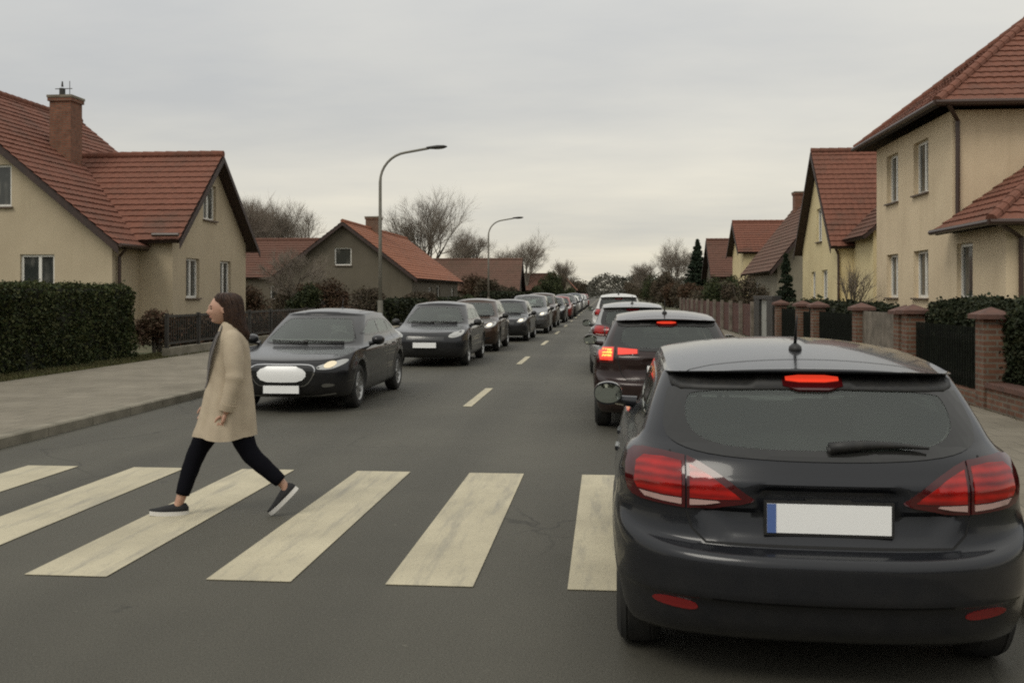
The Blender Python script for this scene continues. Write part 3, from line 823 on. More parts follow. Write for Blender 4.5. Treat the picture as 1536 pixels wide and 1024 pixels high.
# right side
r2 = gable_house('bright yellow house with steep red roof and gable to the road', ('stucco_y', 'tile'), 9.3, 17.5, 41.2, 48.4, 3.75, 3.98, 'x',
                 [('W', (48.4 - 46.4, 48.4 - 45.5, 1.4, 2.62), (.5,)), ('W', (48.4 - 44.2, 48.4 - 43.1, 1.4, 2.65), (.5,)), ('W', (48.4 - 45.25, 48.4 - 44.2, 3.9, 5.35), (.5,))], over=.34)
def side_wing(h):
    sm = M['stucco_y']
    wall('wall', h, sm, (9.9, 41.2, 0), (0, -1, 0), [(0, 0), (3.0, 0), (3.0, 4.0), (0, 4.0)])
    wall('wall', h, sm, (9.9, 38.2, 0), (1, 0, 0), [(0, 0), (6.2, 0), (6.2, 4.0), (3.1, 6.7), (0, 4.0)])
    wall('wall', h, sm, (16.1, 38.2, 0), (0, 1, 0), [(0, 0), (3.0, 0), (3.0, 4.0), (0, 4.0)])
    roof_pair(h, 'tile_d', (13., 38.0, 6.85), (13., 44.0, 6.85), 3.55, 3.1)
    MB().tube([(9.15, 41.0, 3.5), (9.3, 41.1, 3.2), (9.3, 41.1, .1)], .05, 8).build('downpipe', M['drain'], h)
side_wing(r2)
r3 = gable_house('grey rendered house with long brown roof and brick chimney', ('stucco_g', 'tile_b'), 9.4, 19.4, 56, 67.2, 3.3, 6.3, 'y', [('W', (3, 4.2, 1.2, 2.4), (.5,))], over=.45)
chimney(r3, 12.5, 65.6, .9, .9, 6.0, 8.15)
gable_house('cream house with red gable roof seen above the long brown roof', ('stucco_y', 'tile'), 9.4, 17., 69.6, 75.4, 4.6, 2.0, 'x', [('W', (2, 2.9, 1.6, 2.8), ())], name='cottage')
gable_house('far brown brick house with dull red roof behind the bare brown shrubs', ('stucco_b', 'tile_d'), 9., 17., 83.5, 90.5, 3.2, 2.9, 'x', [('W', (2, 3, 1.2, 2.3), ())], name='cottage')

# ------------------------------------------------------------------ street lamps
def lamp(x, y, h, label, reach=1.75):
    t = thing('street_lamp', label, 'street lamp', (x, y, .1), 0, 'curved arm street lamps on the left pavement')
    arm = [(0, 0, 1.0)]
    MB().tube([(0, 0, -.02), (0, 0, 1.3)], [.1, .095], 12).lathe([(0, .14), (.02, .14), (.03, .1)], (0, 0, 0), 'z', 12).build('base', M['pole'], t, angle=40)
    rad = 1.05
    pts = [(0, 0, 1.3), (0, 0, h * .6), (0, 0, h - rad - .15)]
    for k in range(1, 9):
        a = PI / 2 * k / 8 * .92
        pts.append((rad * (1 - math.cos(a)), 0, h - rad - .15 + rad * math.sin(a)))
    pts.append((reach, 0, h - .02))
    MB().tube(pts, [.07, .06, .055] + [.045] * 9, 10).build('pole', M['pole'], t, smooth=True)
    hd = MB().rings([[(reach + a, w * math.cos(q), h + .0 + hh * math.sin(q) + a * .05) for q in [2 * PI * k / 12 for k in range(12)]] for a, w, hh in ((-.08, .04, .04), (.05, .09, .055), (.3, .13, .075), (.55, .11, .06), (.66, .04, .02))])
    hd.build('lamp_head', M['fence'], t, smooth=True)
    MB().rings([[(reach + a, w * math.cos(q), h - .05 + a * .05 + hh * math.sin(q)) for q in [2 * PI * k / 12 for k in range(12)]] for a, w, hh in ((.2, .06, .02), (.35, .09, .03), (.52, .06, .02))]).build('lens', M['door_g'], t, smooth=True)
lamp(-8.0, 35.1, 6.72, 'tall grey street lamp rising behind the first oncoming black car')
lamp(-8.0, 68.3, 6.72, 'smaller looking grey street lamp in front of the brown roofed house')

# ------------------------------------------------------------------ fences, hedges, pillars
hedge('clipped_hedge', 'dark green clipped hedge beside the left pavement in front of the yellow house', -13.2, -11.35, 7., 23.3, .08, 1.82, 100000, .034, 3)
def left_fence():
    t = thing('metal_fence', 'low dark metal fence between the clipped hedge and the shrubs', 'fence', (0, 0, 0))
    MB().box(-10.75, -10.55, 23.45, 36, .05, .32).build('plinth', M['kerb'], t)
    y = 23.5
    mb = MB()
    while y < 36:
        po = MB().box(-10.69, -10.61, y - .04, y + .04, .3, 1.16).build('post', M['fence'], t)
        y += 1.9
    mb.box(-10.67, -10.63, 23.45, 36, 1.06, 1.12).box(-10.67, -10.63, 23.45, 36, .4, .45)
    mb.build('rail', M['fence'], t)
    b = MB(); y = 23.6
    while y < 36:
        b.box(-10.66, -10.64, y, y + .018, .45, 1.06); y += .14
    b.build('bars', M['fence'], t)
left_fence()
shrub('rounded_shrub', 'small dark rounded shrub at the end of the clipped hedge', -11.55, 24.9, .6, .6, 1.25, 3600, .04, 11, 'shrub_r')
hedge('garden_hedge', 'reddish brown low hedge behind the metal fence', -12.2, -11.2, 27.0, 45, .08, .95, 16000, .06, 5, 'shrub_r')
def grass_strip(name, x0, x1, y0, y1, n, seed, hgt=.07):
    rs = np.random.RandomState(seed)
    c = np.stack([rs.uniform(x0, x1, n), rs.uniform(y0, y1, n), np.full(n, .085)], 1)
    a = rs.uniform(0, 6.28, n); w = .012
    d = np.stack([np.cos(a) * w, np.sin(a) * w, np.zeros(n)], 1)
    tip = c + np.stack([rs.normal(0, .03, n), rs.normal(0, .03, n), rs.uniform(.4, 1.2, n) * hgt], 1)
    v = np.stack([c - d, c + d, tip], 1).reshape(-1, 3)
    return tag(np_mesh(name, v, n, M['grass'], kv=3), kind='stuff')
grass_strip('grass', -11.6, -10.42, 8, 30, 26000, 4)
grass_strip('grass', 4.98, 5.25, 8, 30, 5000, 6, .05)

# right-hand pillars with fence bays
PY = [13.95, 17.35, 20.75, 24.9, 26.85, 30.1]
def pillar(y, label, w=.30, h=1.42, x=5.0):
    t = thing('brick_pillar', label, 'pillar', (x + w / 2, y, .05), 0, 'brick pillars of the right fence')
    MB().box(-w / 2, w / 2, -w / 2, w / 2, 0, h - .16).build('shaft', M['brick'], t)
    c = w / 2 + .075
    mb = MB().box(-c, c, -c, c, h - .16, h - .1)
    mb.add([(-c, -c, h - .1), (c, -c, h - .1), (c, c, h - .1), (-c, c, h - .1), (0, 0, h)], [(0, 1, 4), (1, 2, 4), (2, 3, 4), (3, 0, 4), (3, 2, 1, 0)])
    mb.build('cap', M['cap'], t)
names = ['nearest brick pillar, tallest in view behind the grey hatchback', 'second brick pillar from the front, beside the weathered gate', 'third brick pillar, on the far side of the weathered gate',
         'fourth brick pillar, first of the close pair', 'fifth brick pillar, second of the close pair', 'sixth brick pillar, beside the grey door']
for y, n in zip(PY, names): pillar(y, n)
pillar(10.4, 'brick pillar standing nearest the camera, past the right edge of the photo')
pillar(17.9, 'dark brick gate post set close behind the second pillar', .3, 1.4, 5.02)
def panel_fence(y0, y1, label, mat, h=1.2, slats=True, name='fence_panel', x=5.14, base=True):
    t = thing(name, label, 'fence', (x, (y0 + y1) / 2, .06)); L = (y1 - y0) / 2
    if base: MB().box(-.1, .1, -L, L, 0, .24).build('plinth', M['brick'], t)
    mb = MB(); y = -L + .03
    st = .1 if mat == 'panel_w' else .105; wd = .088 if mat == 'panel_w' else .02
    while y < L - .03:
        mb.box(-.012, .012, y, y + wd, .26, h - .04); y += st
    mb.build('slats', M[mat], t)
    MB().box(.012, .05, -L, L, .38, .46).box(.012, .05, -L, L, h - .24, h - .16).build('rail', M['fence'], t)
panel_fence(14.14, 17.16, 'dark fence bay between the nearest and the second brick pillar', 'panel', 1.16)
panel_fence(18.08, 20.56, 'weathered grey plank gate between two brick pillars', 'panel_w', 1.28, name='plank_gate', base=False)
panel_fence(20.94, 24.7, 'dark fence bay between the third and fourth brick pillar', 'panel', 1.2)
panel_fence(25.1, 26.65, 'narrow dark fence bay between the close pair of pillars', 'panel', 1.16)
panel_fence(27.05, 29.9, 'dark fence bay before the grey door', 'panel', 1.2)
def low_wall():
    t = thing('low_brick_wall', 'low brick garden wall running toward the camera from the nearest pillar', 'wall', (5.15, 11.2, .05))
    MB().box(-.13, .13, -4.6, 2.55, 0, .36).build('bricks', M['brick'], t)
    MB().box(-.16, .16, -4.6, 2.55, .36, .42).build('coping', M['cap'], t)
low_wall()
hedge('garden_hedge', 'tall dark hedge above the low brick wall at the right edge', 5.3, 6.4, 6.5, 17.3, .08, 1.50, 90000, .034, 21, 'hedge_r')
hedge('garden_hedge', 'dark hedge behind the fence in front of the bright yellow house', 5.32, 6.3, 20.9, 30, .08, 1.36, 40000, .04, 23, 'hedge_r')
# rounded shrub tops and the grey door
shrub('rounded_shrub', 'flat topped dark green shrub behind the close pair of pillars', 5.9, 27.6, .55, .9, 1.75, 2600, .06, 31, 'hedge_d')
def gate_wall():
    t = thing('garden_gate', 'grey door in a dark frame between the brick pillars and the red brown fence', 'gate', (5.1, 32.4, .05))
    MB().box(-.12, .12, -1.9, -.75, 0, 1.42).box(-.12, .12, .75, 1.9, 0, 1.42).box(-.14, .14, -1.9, 1.9, 1.42, 1.52).build('frame', M['fence'], t)
    d = MB().box(-.04, .04, -.74, .74, .03, 1.4).build('door', M['door_g'], t)
    MB().tube([(-.1, -.55, .75), (-.06, -.55, .75), (-.1, -.55, .75), (-.1, -.4, .75)], .015, 6).build('handle', M['chrome'], d)
gate_wall()
def red_fence():
    t = thing('plank_fence', 'red brown plank fence with pale posts farther down the right pavement', 'fence', (5.1, 44, .05))
    mb = MB(); y = -8.5
    while y < 24:
        mb.box(-.015, .015, y, y + .12, .08, 1.22); y += .135
    mb.build('planks', M['panel_r'], t)
    for k in range(12): MB().box(-.14, -.02, -9.2 + k * 3, -9.02 + k * 3, 0, 1.32).build('post', M['panel_w'], t)
red_fence()

# trees and shrubs -------------------------------------------------------
bare_tree('broad bare tree above the orange roof left of the middle', -20.2, 112, 14.2, 1.25, 3, 5)
bare_tree('twin crowned bare tree behind the dull red barn', -36.5, 100, 12.2, 1.3, 9, 5)
bare_tree('smaller bare tree between barn and brown grey gable', -30.5, 96, 11.4, 1.2, 19, 5)
bare_tree('low brown bare tree left of the second street lamp', -16.2, 122, 10.2, 1.3, 14, 5)
bare_tree('pale bare tree right of the second street lamp', -11.5, 150, 12.6, 1.25, 25, 5)
bare_tree('small far bare tree above the oncoming queue', -8.0, 190, 8.5, 1.2, 33, 5)
bare_tree('bare tree behind the yellow house gable', -30, 78, 10.2, 1.0, 41, 5)
bare_tree('bare grey tree beside the fir on the right', 8.4, 140, 9.8, 1.3, 52, 5)
bare_tree('bare spreading tree left of the grey one on the right side', 6.9, 150, 6.6, 1.3, 57, 5)
bare_tree('little bare garden tree in front of the bright yellow house', 7.9, 33.5, 2.7, 1.15, 61, 3, twr=.008, trunkr=.05)
bare_tree('leafless garden tree before the brown grey gable', -14.3, 45.5, 3.9, 1.2, 66, 4, twr=.007, trunkr=.07)
fir('pointed dark fir tree on the right side of the road', 8.6, 95, 6.7, 2.0, 71, n=30000, size=.10)
fir('dark fir behind the yellow house on the left', -33, 88, 9.0, 2.6, 73, n=7000, size=.16)
fir('dark column shaped cypress before the grey rendered house', 8.25, 46.8, 3.4, .62, 75, n=7000, size=.07, name='cypress')
# left undergrowth between yellow house and queue
k = 0
for (x, y, rx, ry, h, mt, lab) in [
    (-13.2, 46, 1.5, 2.0, 2.3, 'shrub_r', 'reddish brown shrub right of the yellow house wing'),
    (-11.7, 49, 1.3, 1.8, 1.9, 'shrub_b', 'brown twiggy shrub behind the first black car'),
    (-12.8, 41.5, .9, 1.1, 2.1, 'shrub_g', 'green shrub against the corner of the yellow house wing'),
    (-17.5, 56, 2.2, 2.2, 2.5, 'shrub_b', 'brown bush left of the brown grey gable'),
    (-22.5, 60, 2.6, 2.2, 2.7, 'shrub_r', 'dark russet bush under the barn roof'),
    (-10.6, 56, 1.4, 2.2, 2.0, 'shrub_b', 'brown twiggy bush right of the lamp post'),
    (-10.3, 74, 1.0, 2.5, 1.6, 'shrub_g', 'low green bush under the orange roof eave'),
    (-10.3, 88, 1.4, 2.6, 2.9, 'shrub_b', 'brown bush past the orange roofed house'),
    (-9.6, 99, 1.6, 2.4, 2.4, 'shrub_b', 'dusty brown bush before the brown roofed cottage'),
    (-12.5, 96, 2.0, 2.4, 3.6, 'shrub_r', 'russet bush left of the second lamp post'),
    (-7.6, 112, 1.3, 3.0, 2.9, 'shrub_g', 'green bush at the gable of the brown roofed cottage'),
    (-6.9, 128, 1.8, 3.0, 4.4, 'shrub_g', 'dark green bush between the cottages on the left'),
    (-8.4, 171, 2.5, 4, 5.6, 'shrub_b', 'far grey brown bush on the left roadside'),
    (-7.2, 188, 2.2, 4, 3.6, 'shrub_g', 'farther green bush on the left roadside'),
    (-6.6, 232, 3.0, 5, 5.2, 'shrub_b', 'last brown bush on the left roadside'),
    (-9.5, 260, 4.0, 5, 7.2, 'shrub_b', 'tall brown thicket at the far left of the road end'),
]:
    n = 8500 if y < 140 else 3600
    shrub('bush', lab, x, y, rx, ry, h, n, .026 + y * .0006, 100 + k, mt); k += 1
for (x, y, rx, ry, h, mt, lab) in [
    (7.2, 52.5, 1.3, 2.4, 2.6, 'shrub_b', 'brown bush before the long brown roof'),
    (7.1, 60, 1.4, 3.0, 2.9, 'shrub_g', 'olive bush along the red brown fence'),
    (7.2, 70, 1.5, 3.4, 2.6, 'shrub_b', 'brown twiggy bush before the cream house'),
    (7.0, 79, 1.5, 3.4, 2.5, 'shrub_r', 'russet bush before the far brick house'),
    (6.9, 90, 1.5, 3.6, 2.5, 'shrub_b', 'brown bush past the far brick house'),
    (7.2, 103, 1.8, 3.6, 2.9, 'shrub_r', 'russet brown bush in front of the fir'),
    (7.2, 113, 1.8, 3.8, 2.5, 'shrub_b', 'grey brown bush left of the fir'),
    (7.3, 127, 2.4, 4.0, 4.6, 'shrub_b', 'twiggy bush under the bare grey tree'),
    (7.0, 143, 2.6, 4.4, 4.2, 'shrub_g', 'green tinted bush toward the road end on the right'),
    (6.8, 165, 3.0, 5, 4.8, 'shrub_b', 'far brown bush on the right roadside'),
    (6.8, 195, 3.4, 6, 4.6, 'shrub_b', 'farther brown bush on the right roadside'),
    (7.6, 240, 4.4, 7, 5.6, 'shrub_b', 'last brown thicket on the right roadside'),
    (5.6, 57, .5, 2.0, 1.0, 'shrub_g', 'low yellow green plant by the foot of the red brown fence'),
]:
    n = 8500 if y < 140 else 3600
    shrub('bush', lab, x, y, rx, ry, h, n, .026 + y * .0006, 100 + k, mt); k += 1
hedge('garden_hedge', 'low dark hedge behind the oncoming cars under the brown grey gable', -10.9, -9.9, 47, 70, .08, 1.3, 16000, .09, 25, 'hedge_r')
hedge('garden_hedge', 'dark roadside hedge before the brown roofed cottage', -9.6, -8.4, 76, 125, .08, 1.7, 16000, .15, 26, 'hedge_r')
def far_wood():
    rs = np.random.RandomState(5); n = 90000
    x = rs.uniform(-200, 200, n); y = rs.uniform(330, 420, n)
    top = 6.0 + 2.2 * np.sin(x * .05) + 1.8 * np.sin(x * .13 + 1) + 1.2 * np.sin(x * .41 + 2) + np.abs(x) * .012
    p = np.stack([x, y, rs.uniform(0, 1, n) ** .7 * top], 1)
    tag(np_mesh('far_wood', quads(p, .36, rs, stretch=1.6), n, M['far']), kind='stuff')
far_wood()
def added_wood_behind():  # unseen wood added behind the camera to darken reflections on the cars
    rs = np.random.RandomState(8); n = 16000
    x = rs.uniform(-70, 70, n); y = rs.uniform(-48, -34, n)
    top = 7.5 + 2. * np.sin(x * .21) + 1.6 * np.sin(x * .53 + 1)
    p = np.stack([x, y, rs.uniform(0, 1, n) ** .75 * top], 1)
    tag(np_mesh('far_wood', quads(p, .45, rs), n, M['far']), kind='stuff')
added_wood_behind()

# ------------------------------------------------------------------ cars
def mono(xk, yk, x):
    """monotone cubic interpolation of the rows of yk"""
    xk = np.asarray(xk, float); yk = np.asarray(yk, float); h = np.diff(xk)[:, None]; d = np.diff(yk, axis=0) / h
    m = np.zeros_like(yk); m[0] = d[0]; m[-1] = d[-1]
    a, b = d[:-1], d[1:]; ok = a * b > 0
    m[1:-1] = np.where(ok, 2 * a * b / np.where(ok, a + b, 1), 0)
    i = np.clip(np.searchsorted(xk, x, 'right') - 1, 0, len(xk) - 2)
    t = ((x - xk[i]) / (xk[i + 1] - xk[i]))[:, None]; hh = h[i]
    return (yk[i] * (2 * t ** 3 - 3 * t ** 2 + 1) + m[i] * hh * (t ** 3 - 2 * t ** 2 + t) + yk[i + 1] * (-2 * t ** 3 + 3 * t ** 2) + m[i + 1] * hh * (t ** 3 - t ** 2))
def capcurve(w, d, n, k):
    a = np.linspace(0, PI / 2, 160)
    x = w * np.sin(a) ** (2 / n); y = d * (1 - np.cos(a) ** (2 / n))
    s = np.concatenate([[0], np.cumsum(np.hypot(np.diff(x), np.diff(y)))])
    q = np.linspace(0, s[-1], k + 1)
    return np.interp(q, s, x), np.interp(q, s, y)
def shell(keys, segs, roof, res=(34, 46, 26), nr=2.6, nf=2.4, disp=None):
    """closed car shell from plan outlines stacked from sill to roof"""
    T = np.concatenate([np.linspace(i, i + 1, s, endpoint=False) for i, s in enumerate(segs)] + [[len(segs)]])
    K = mono(np.arange(len(keys)), np.array(keys, float), T)
    Nr, Ns, Nf = res; allr = []
    ysm = keys[4][4] + (keys[4][5] - keys[4][4]) / 2; hl = (keys[4][5] - keys[4][4]) / 2
    for zr, zsr, zsf, zf, yr, yf, w, dr, df, rb in K:
        x1, y1 = capcurve(w, dr, nr, Nr); x2, y2 = capcurve(w, df, nf, Nf)
        ys = np.linspace(yr + dr, yf - df, Ns + 1)[1:-1]
        x = np.concatenate([x1, np.full(len(ys), w), x2[::-1]]); y = np.concatenate([yr + y1, ys, yf - y2[::-1]])
        x = x * (1 - .035 * ((y - ysm) / hl) ** 2)
        a = np.clip((y - yr) / max(dr, 1e-6), 0, 1); c = np.clip((yf - y) / max(df, 1e-6), 0, 1)
        midz = zsr + (zsf - zsr) * np.clip((y - yr - dr) / max(yf - df - yr - dr, 1e-6), 0, 1)
        sm = lambda q: q * q * (3 - 2 * q)
        z = np.where(y < yr + dr, zr + (zsr - zr) * sm(a), np.where(y > yf - df, zf + (zsf - zf) * sm(c), midz))
        if rb > 0: z = z + (roof(x, y) - z) * rb
        xs = np.concatenate([x, -x[-2:0:-1]]); yy = np.concatenate([y, y[-2:0:-1]]); zz = np.concatenate([z, z[-2:0:-1]])
        allr.append(np.stack([xs, yy, zz], 1))
    P = np.array(allr)
    if disp is not None: P = disp(P.reshape(-1, 3)).reshape(P.shape)
    n = P.shape[1]; rings = P.shape[0]
    fs = []
    for i in range(rings - 1):
        for k in range(n):
            fs.append((i * n + k, i * n + (k + 1) % n, (i + 1) * n + (k + 1) % n, (i + 1) * n + k))
    fs.append(tuple(range(n - 1, -1, -1))); fs.append(tuple(range((rings - 1) * n, rings * n)))
    return P.reshape(-1, 3), fs
def raw(name, vs, fs, mats, mi=0):
    me = bpy.data.meshes.new(name); me.from_pydata([tuple(v) for v in vs], [], fs)
    for m in mats: me.materials.append(m)
    me.polygons.foreach_set('material_index', [mi] * len(fs))
    bm = bmesh.new(); bm.from_mesh(me); bmesh.ops.recalc_face_normals(bm, faces=bm.faces); bm.to_mesh(me); bm.free()
    o = bpy.data.objects.new(name, me); COL.objects.link(o); return o
def cut(o, cutters):
    for c in cutters:
        md = o.modifiers.new('b', 'BOOLEAN'); md.operation = 'DIFFERENCE'; md.solver = 'EXACT'; md.object = c
        md.material_mode = 'INDEX'
        dg = bpy.context.evaluated_depsgraph_get(); dg.update()
        me = bpy.data.meshes.new_from_object(o.evaluated_get(dg))
        o.modifiers.clear()
        if len(me.polygons) > 100: o.data = me
    for c in cutters: bpy.data.objects.remove(c)
def chaikin(p, it=2, closed=True):
    p = [Vector(q) for q in p]
    for _ in range(it):
        q = []
        n = len(p)
        for i in range(n if closed else n - 1):
            a, b = p[i], p[(i + 1) % n]
            q += [a.lerp(b, .25), a.lerp(b, .75)]
        if not closed: q = [p[0]] + q + [p[-1]]
        p = q
    return [tuple(v) for v in p]
def dens(p, h, closed=True):
    out = []; n = len(p)
    for i in range(n if closed else n - 1):
        a, b = Vector(p[i]), Vector(p[(i + 1) % n]); k = max(1, int((b - a).length / h))
        out += [tuple(a.lerp(b, j / k)) for j in range(k)]
    if not closed: out.append(tuple(p[-1]))
    return out
DIRS = {'rear': (lambda a, b: (a, -3, b), (0, 1, 0)), 'front': (lambda a, b: (a, 9, b), (0, -1, 0)),
        'left': (lambda a, b: (-3, a, b), (1, 0, 0)), 'right': (lambda a, b: (3, a, b), (-1, 0, 0)), 'top': (lambda a, b: (a, b, 4), (0, 0, -1))}
def proj(bvh, view, a, b, off):
    f, d = DIRS[view]
    hit = bvh.ray_cast(Vector(f(a, b)), Vector(d))
    if hit[0] is None: return None
    n = hit[1] if hit[1].dot(Vector(d)) < 0 else -hit[1]
    if d[0] and abs(n.x) < .42: return None
    return hit[0] + n * off, n
def patch(bvh, view, outer, holes=(), off=.005, h=.04, thick=.012, relax=0):
    outer = dens(outer, h); holes = [dens(q, h) for q in holes]
    x0 = min(p[0] for p in outer); x1 = max(p[0] for p in outer); y0 = min(p[1] for p in outer); y1 = max(p[1] for p in outer)
    pts = []; i = 0; yy = y0 + h / 2
    while yy < y1:
        xx = x0 + h / 2 + (h / 2 if i % 2 else 0)
        while xx < x1:
            if pip(xx, yy, outer) and not any(pip(xx, yy, q) for q in holes):
                if min((xx - p[0]) ** 2 + (yy - p[1]) ** 2 for q in [outer, *holes] for p in q) > (h * .45) ** 2: pts.append((xx, yy))
            xx += h
        yy += h; i += 1
    ov, F = cdt(outer, holes, pts)
    V = []; ok = []
    for v in ov:
        r = proj(bvh, view, v.x, v.y, off); ok.append(r is not None); V.append(r or (Vector((0, 0, 0)), Vector((0, 0, 0))))
    F = [f for f in F if all(ok[i] for i in f)]
    F = [f for f in F if max((V[f[i]][0] - V[f[i - 1]][0]).length for i in range(len(f))) < .22]
    par = list(range(len(F))); own = {}
    def find(i):
        while par[i] != i: par[i] = par[par[i]]; i = par[i]
        return i
    for k, f in enumerate(F):
        for i in range(len(f)):
            e = (min(f[i], f[(i + 1) % len(f)]), max(f[i], f[(i + 1) % len(f)]))
            if e in own: par[find(k)] = find(own[e])
            else: own[e] = k
    cnt = {}
    for k in range(len(F)): cnt[find(k)] = cnt.get(find(k), 0) + 1
    if cnt:
        big = max(cnt, key=cnt.get); F = [f for k, f in enumerate(F) if find(k) == big]
    if relax:
        nb = {}; ec = {}
        for f in F:
            for i in range(len(f)):
                a, b = f[i], f[(i + 1) % len(f)]; nb.setdefault(a, set()).add(b); nb.setdefault(b, set()).add(a)
                k = (min(a, b), max(a, b)); ec[k] = ec.get(k, 0) + 1
        bd = {i for k, c in ec.items() if c == 1 for i in k}
        for _ in range(relax):
            new = {i: sum((V[j][0] for j in q), Vector()) / len(q) for i, q in nb.items() if i not in bd}
            for i, p in new.items(): V[i] = (p, V[i][1])
    F2 = []
    for f in F:
        a, b, c = (V[f[i]][0] for i in range(3))
        F2.append(tuple(f) if (b - a).cross(c - a).dot(V[f[0]][1]) > 0 else tuple(f[::-1]))
    F = F2
    mb = MB(); n = len(V)
    vs = [p for p, _ in V] + [p - q * thick for p, q in V]
    edges = {}
    for f in F:
        for i in range(len(f)):
            e = (f[i], f[(i + 1) % len(f)])
            if (e[1], e[0]) in edges: del edges[(e[1], e[0])]
            else: edges[e] = 1
    if thick <= .004: vs = vs[:n]; edges = {}
    fs = list(F) + [(b, a, a + n, b + n) for a, b in edges]
    used = sorted({i for f in fs for i in f}); idx = {i: j for j, i in enumerate(used)}
    mb.add([vs[i] for i in used], [tuple(idx[i] for i in f) for f in fs])
    return mb
def ribbon(mb, bvh, view, pts, w=.008, off=.0015, closed=False):
    pts = dens(pts, .025, closed); prev = None
    for i, p in enumerate(pts):
        a = Vector(pts[max(i - 1, 0)]); b = Vector(pts[min(i + 1, len(pts) - 1)]); d = (b - a)
        if d.length < 1e-6: continue
        d.normalize(); s = Vector((-d.y, d.x)) * w / 2
        l = proj(bvh, view, p[0] + s.x, p[1] + s.y, off); r = proj(bvh, view, p[0] - s.x, p[1] - s.y, off)
        if l is None or r is None: prev = None; continue
        if prev is not None and (prev[0] - l[0]).length < .2:
            mb.add([prev[0], prev[1], r[0], l[0]], [(0, 1, 2, 3)])
        prev = (l[0], r[0])
mir = lambda poly: [(-a, b) for a, b in poly][::-1]
def sym(half):
    """half outline with x>=0 from bottom centre to top centre -> closed outline"""
    return half + [(-a, b) for a, b in half[::-1] if a > 1e-6]
def prism2(view, poly, d0, d1):
    f = {'rear': lambda a, b, d: (a, d, b), 'left': lambda a, b, d: (d, a, b)}[view]
    mb = MB(); k = len(poly)
    vs = [f(a, b, d0) for a, b in poly] + [f(a, b, d1) for a, b in poly]
    return vs, [tuple(range(k - 1, -1, -1)), tuple(range(k, 2 * k))] + [(i, (i + 1) % k, (i + 1) % k + k, i + k) for i in range(k)]

def make_wheel(parent, x, y, r, side, style=10, n=40):
    w = .205
    t = thing('wheel', None, None); t.parent = parent; t.location = (x, y, r); t.rotation_euler = (0, 0, 0 if side > 0 else PI)
    prof = [(-w / 2 + .02, r * .66), (-w / 2 + .004, r * .72), (-w / 2, r * .85), (-w / 2 + .018, r * .96), (-w / 2 + .04, r * .992), (-.06, r), (-.052, r * .985), (-.046, r), (0, r * 1.002), (.046, r), (.052, r * .985), (.06, r), (w / 2 - .04, r * .992), (w / 2 - .018, r * .96), (w / 2, r * .85), (w / 2 - .004, r * .72), (w / 2 - .02, r * .66), (-w / 2 + .02, r * .66)]
    MB().lathe(prof, (0, 0, 0), 'x', n).build('tyre', M['rubber'], t, angle=30)
    mb = MB().lathe([(w / 2 - .018, r * .67), (w / 2 - .008, r * .65), (w / 2 - .03, r * .61), (w / 2 - .11, r * .58), (w / 2 - .12, .0001)], (0, 0, 0), 'x', n)
    for k in range(style):
        a = 2 * PI * k / style + .1; c, s = math.cos(a), math.sin(a); q = .028 if style > 7 else .05
        ax = Vector((0, c, s)); tn = Vector((0, -s, c))
        o = Vector((w / 2 - .045, 0, 0))
        vs = []
        for (rr, ww, dx) in ((r * .1, q * .7, -.005), (r * .63, q, .02)):
            for sg in (-1, 1): vs += [o + ax * rr + tn * ww * sg / 1 * .6 + Vector((dx, 0, 0)), o + ax * rr + tn * ww * sg * .9 + Vector((dx - .03, 0, 0))]
        mb.add(vs, [(0, 2, 6, 4), (0, 4, 5, 1), (2, 3, 7, 6), (4, 6, 7, 5)])
    mb.lathe([(w / 2 - .05, r * .17), (w / 2 - .03, r * .15), (w / 2 - .026, .0001)], (0, 0, 0), 'x', 16)
    mb.build('rim', M['alloy'], t, angle=35)
    return t

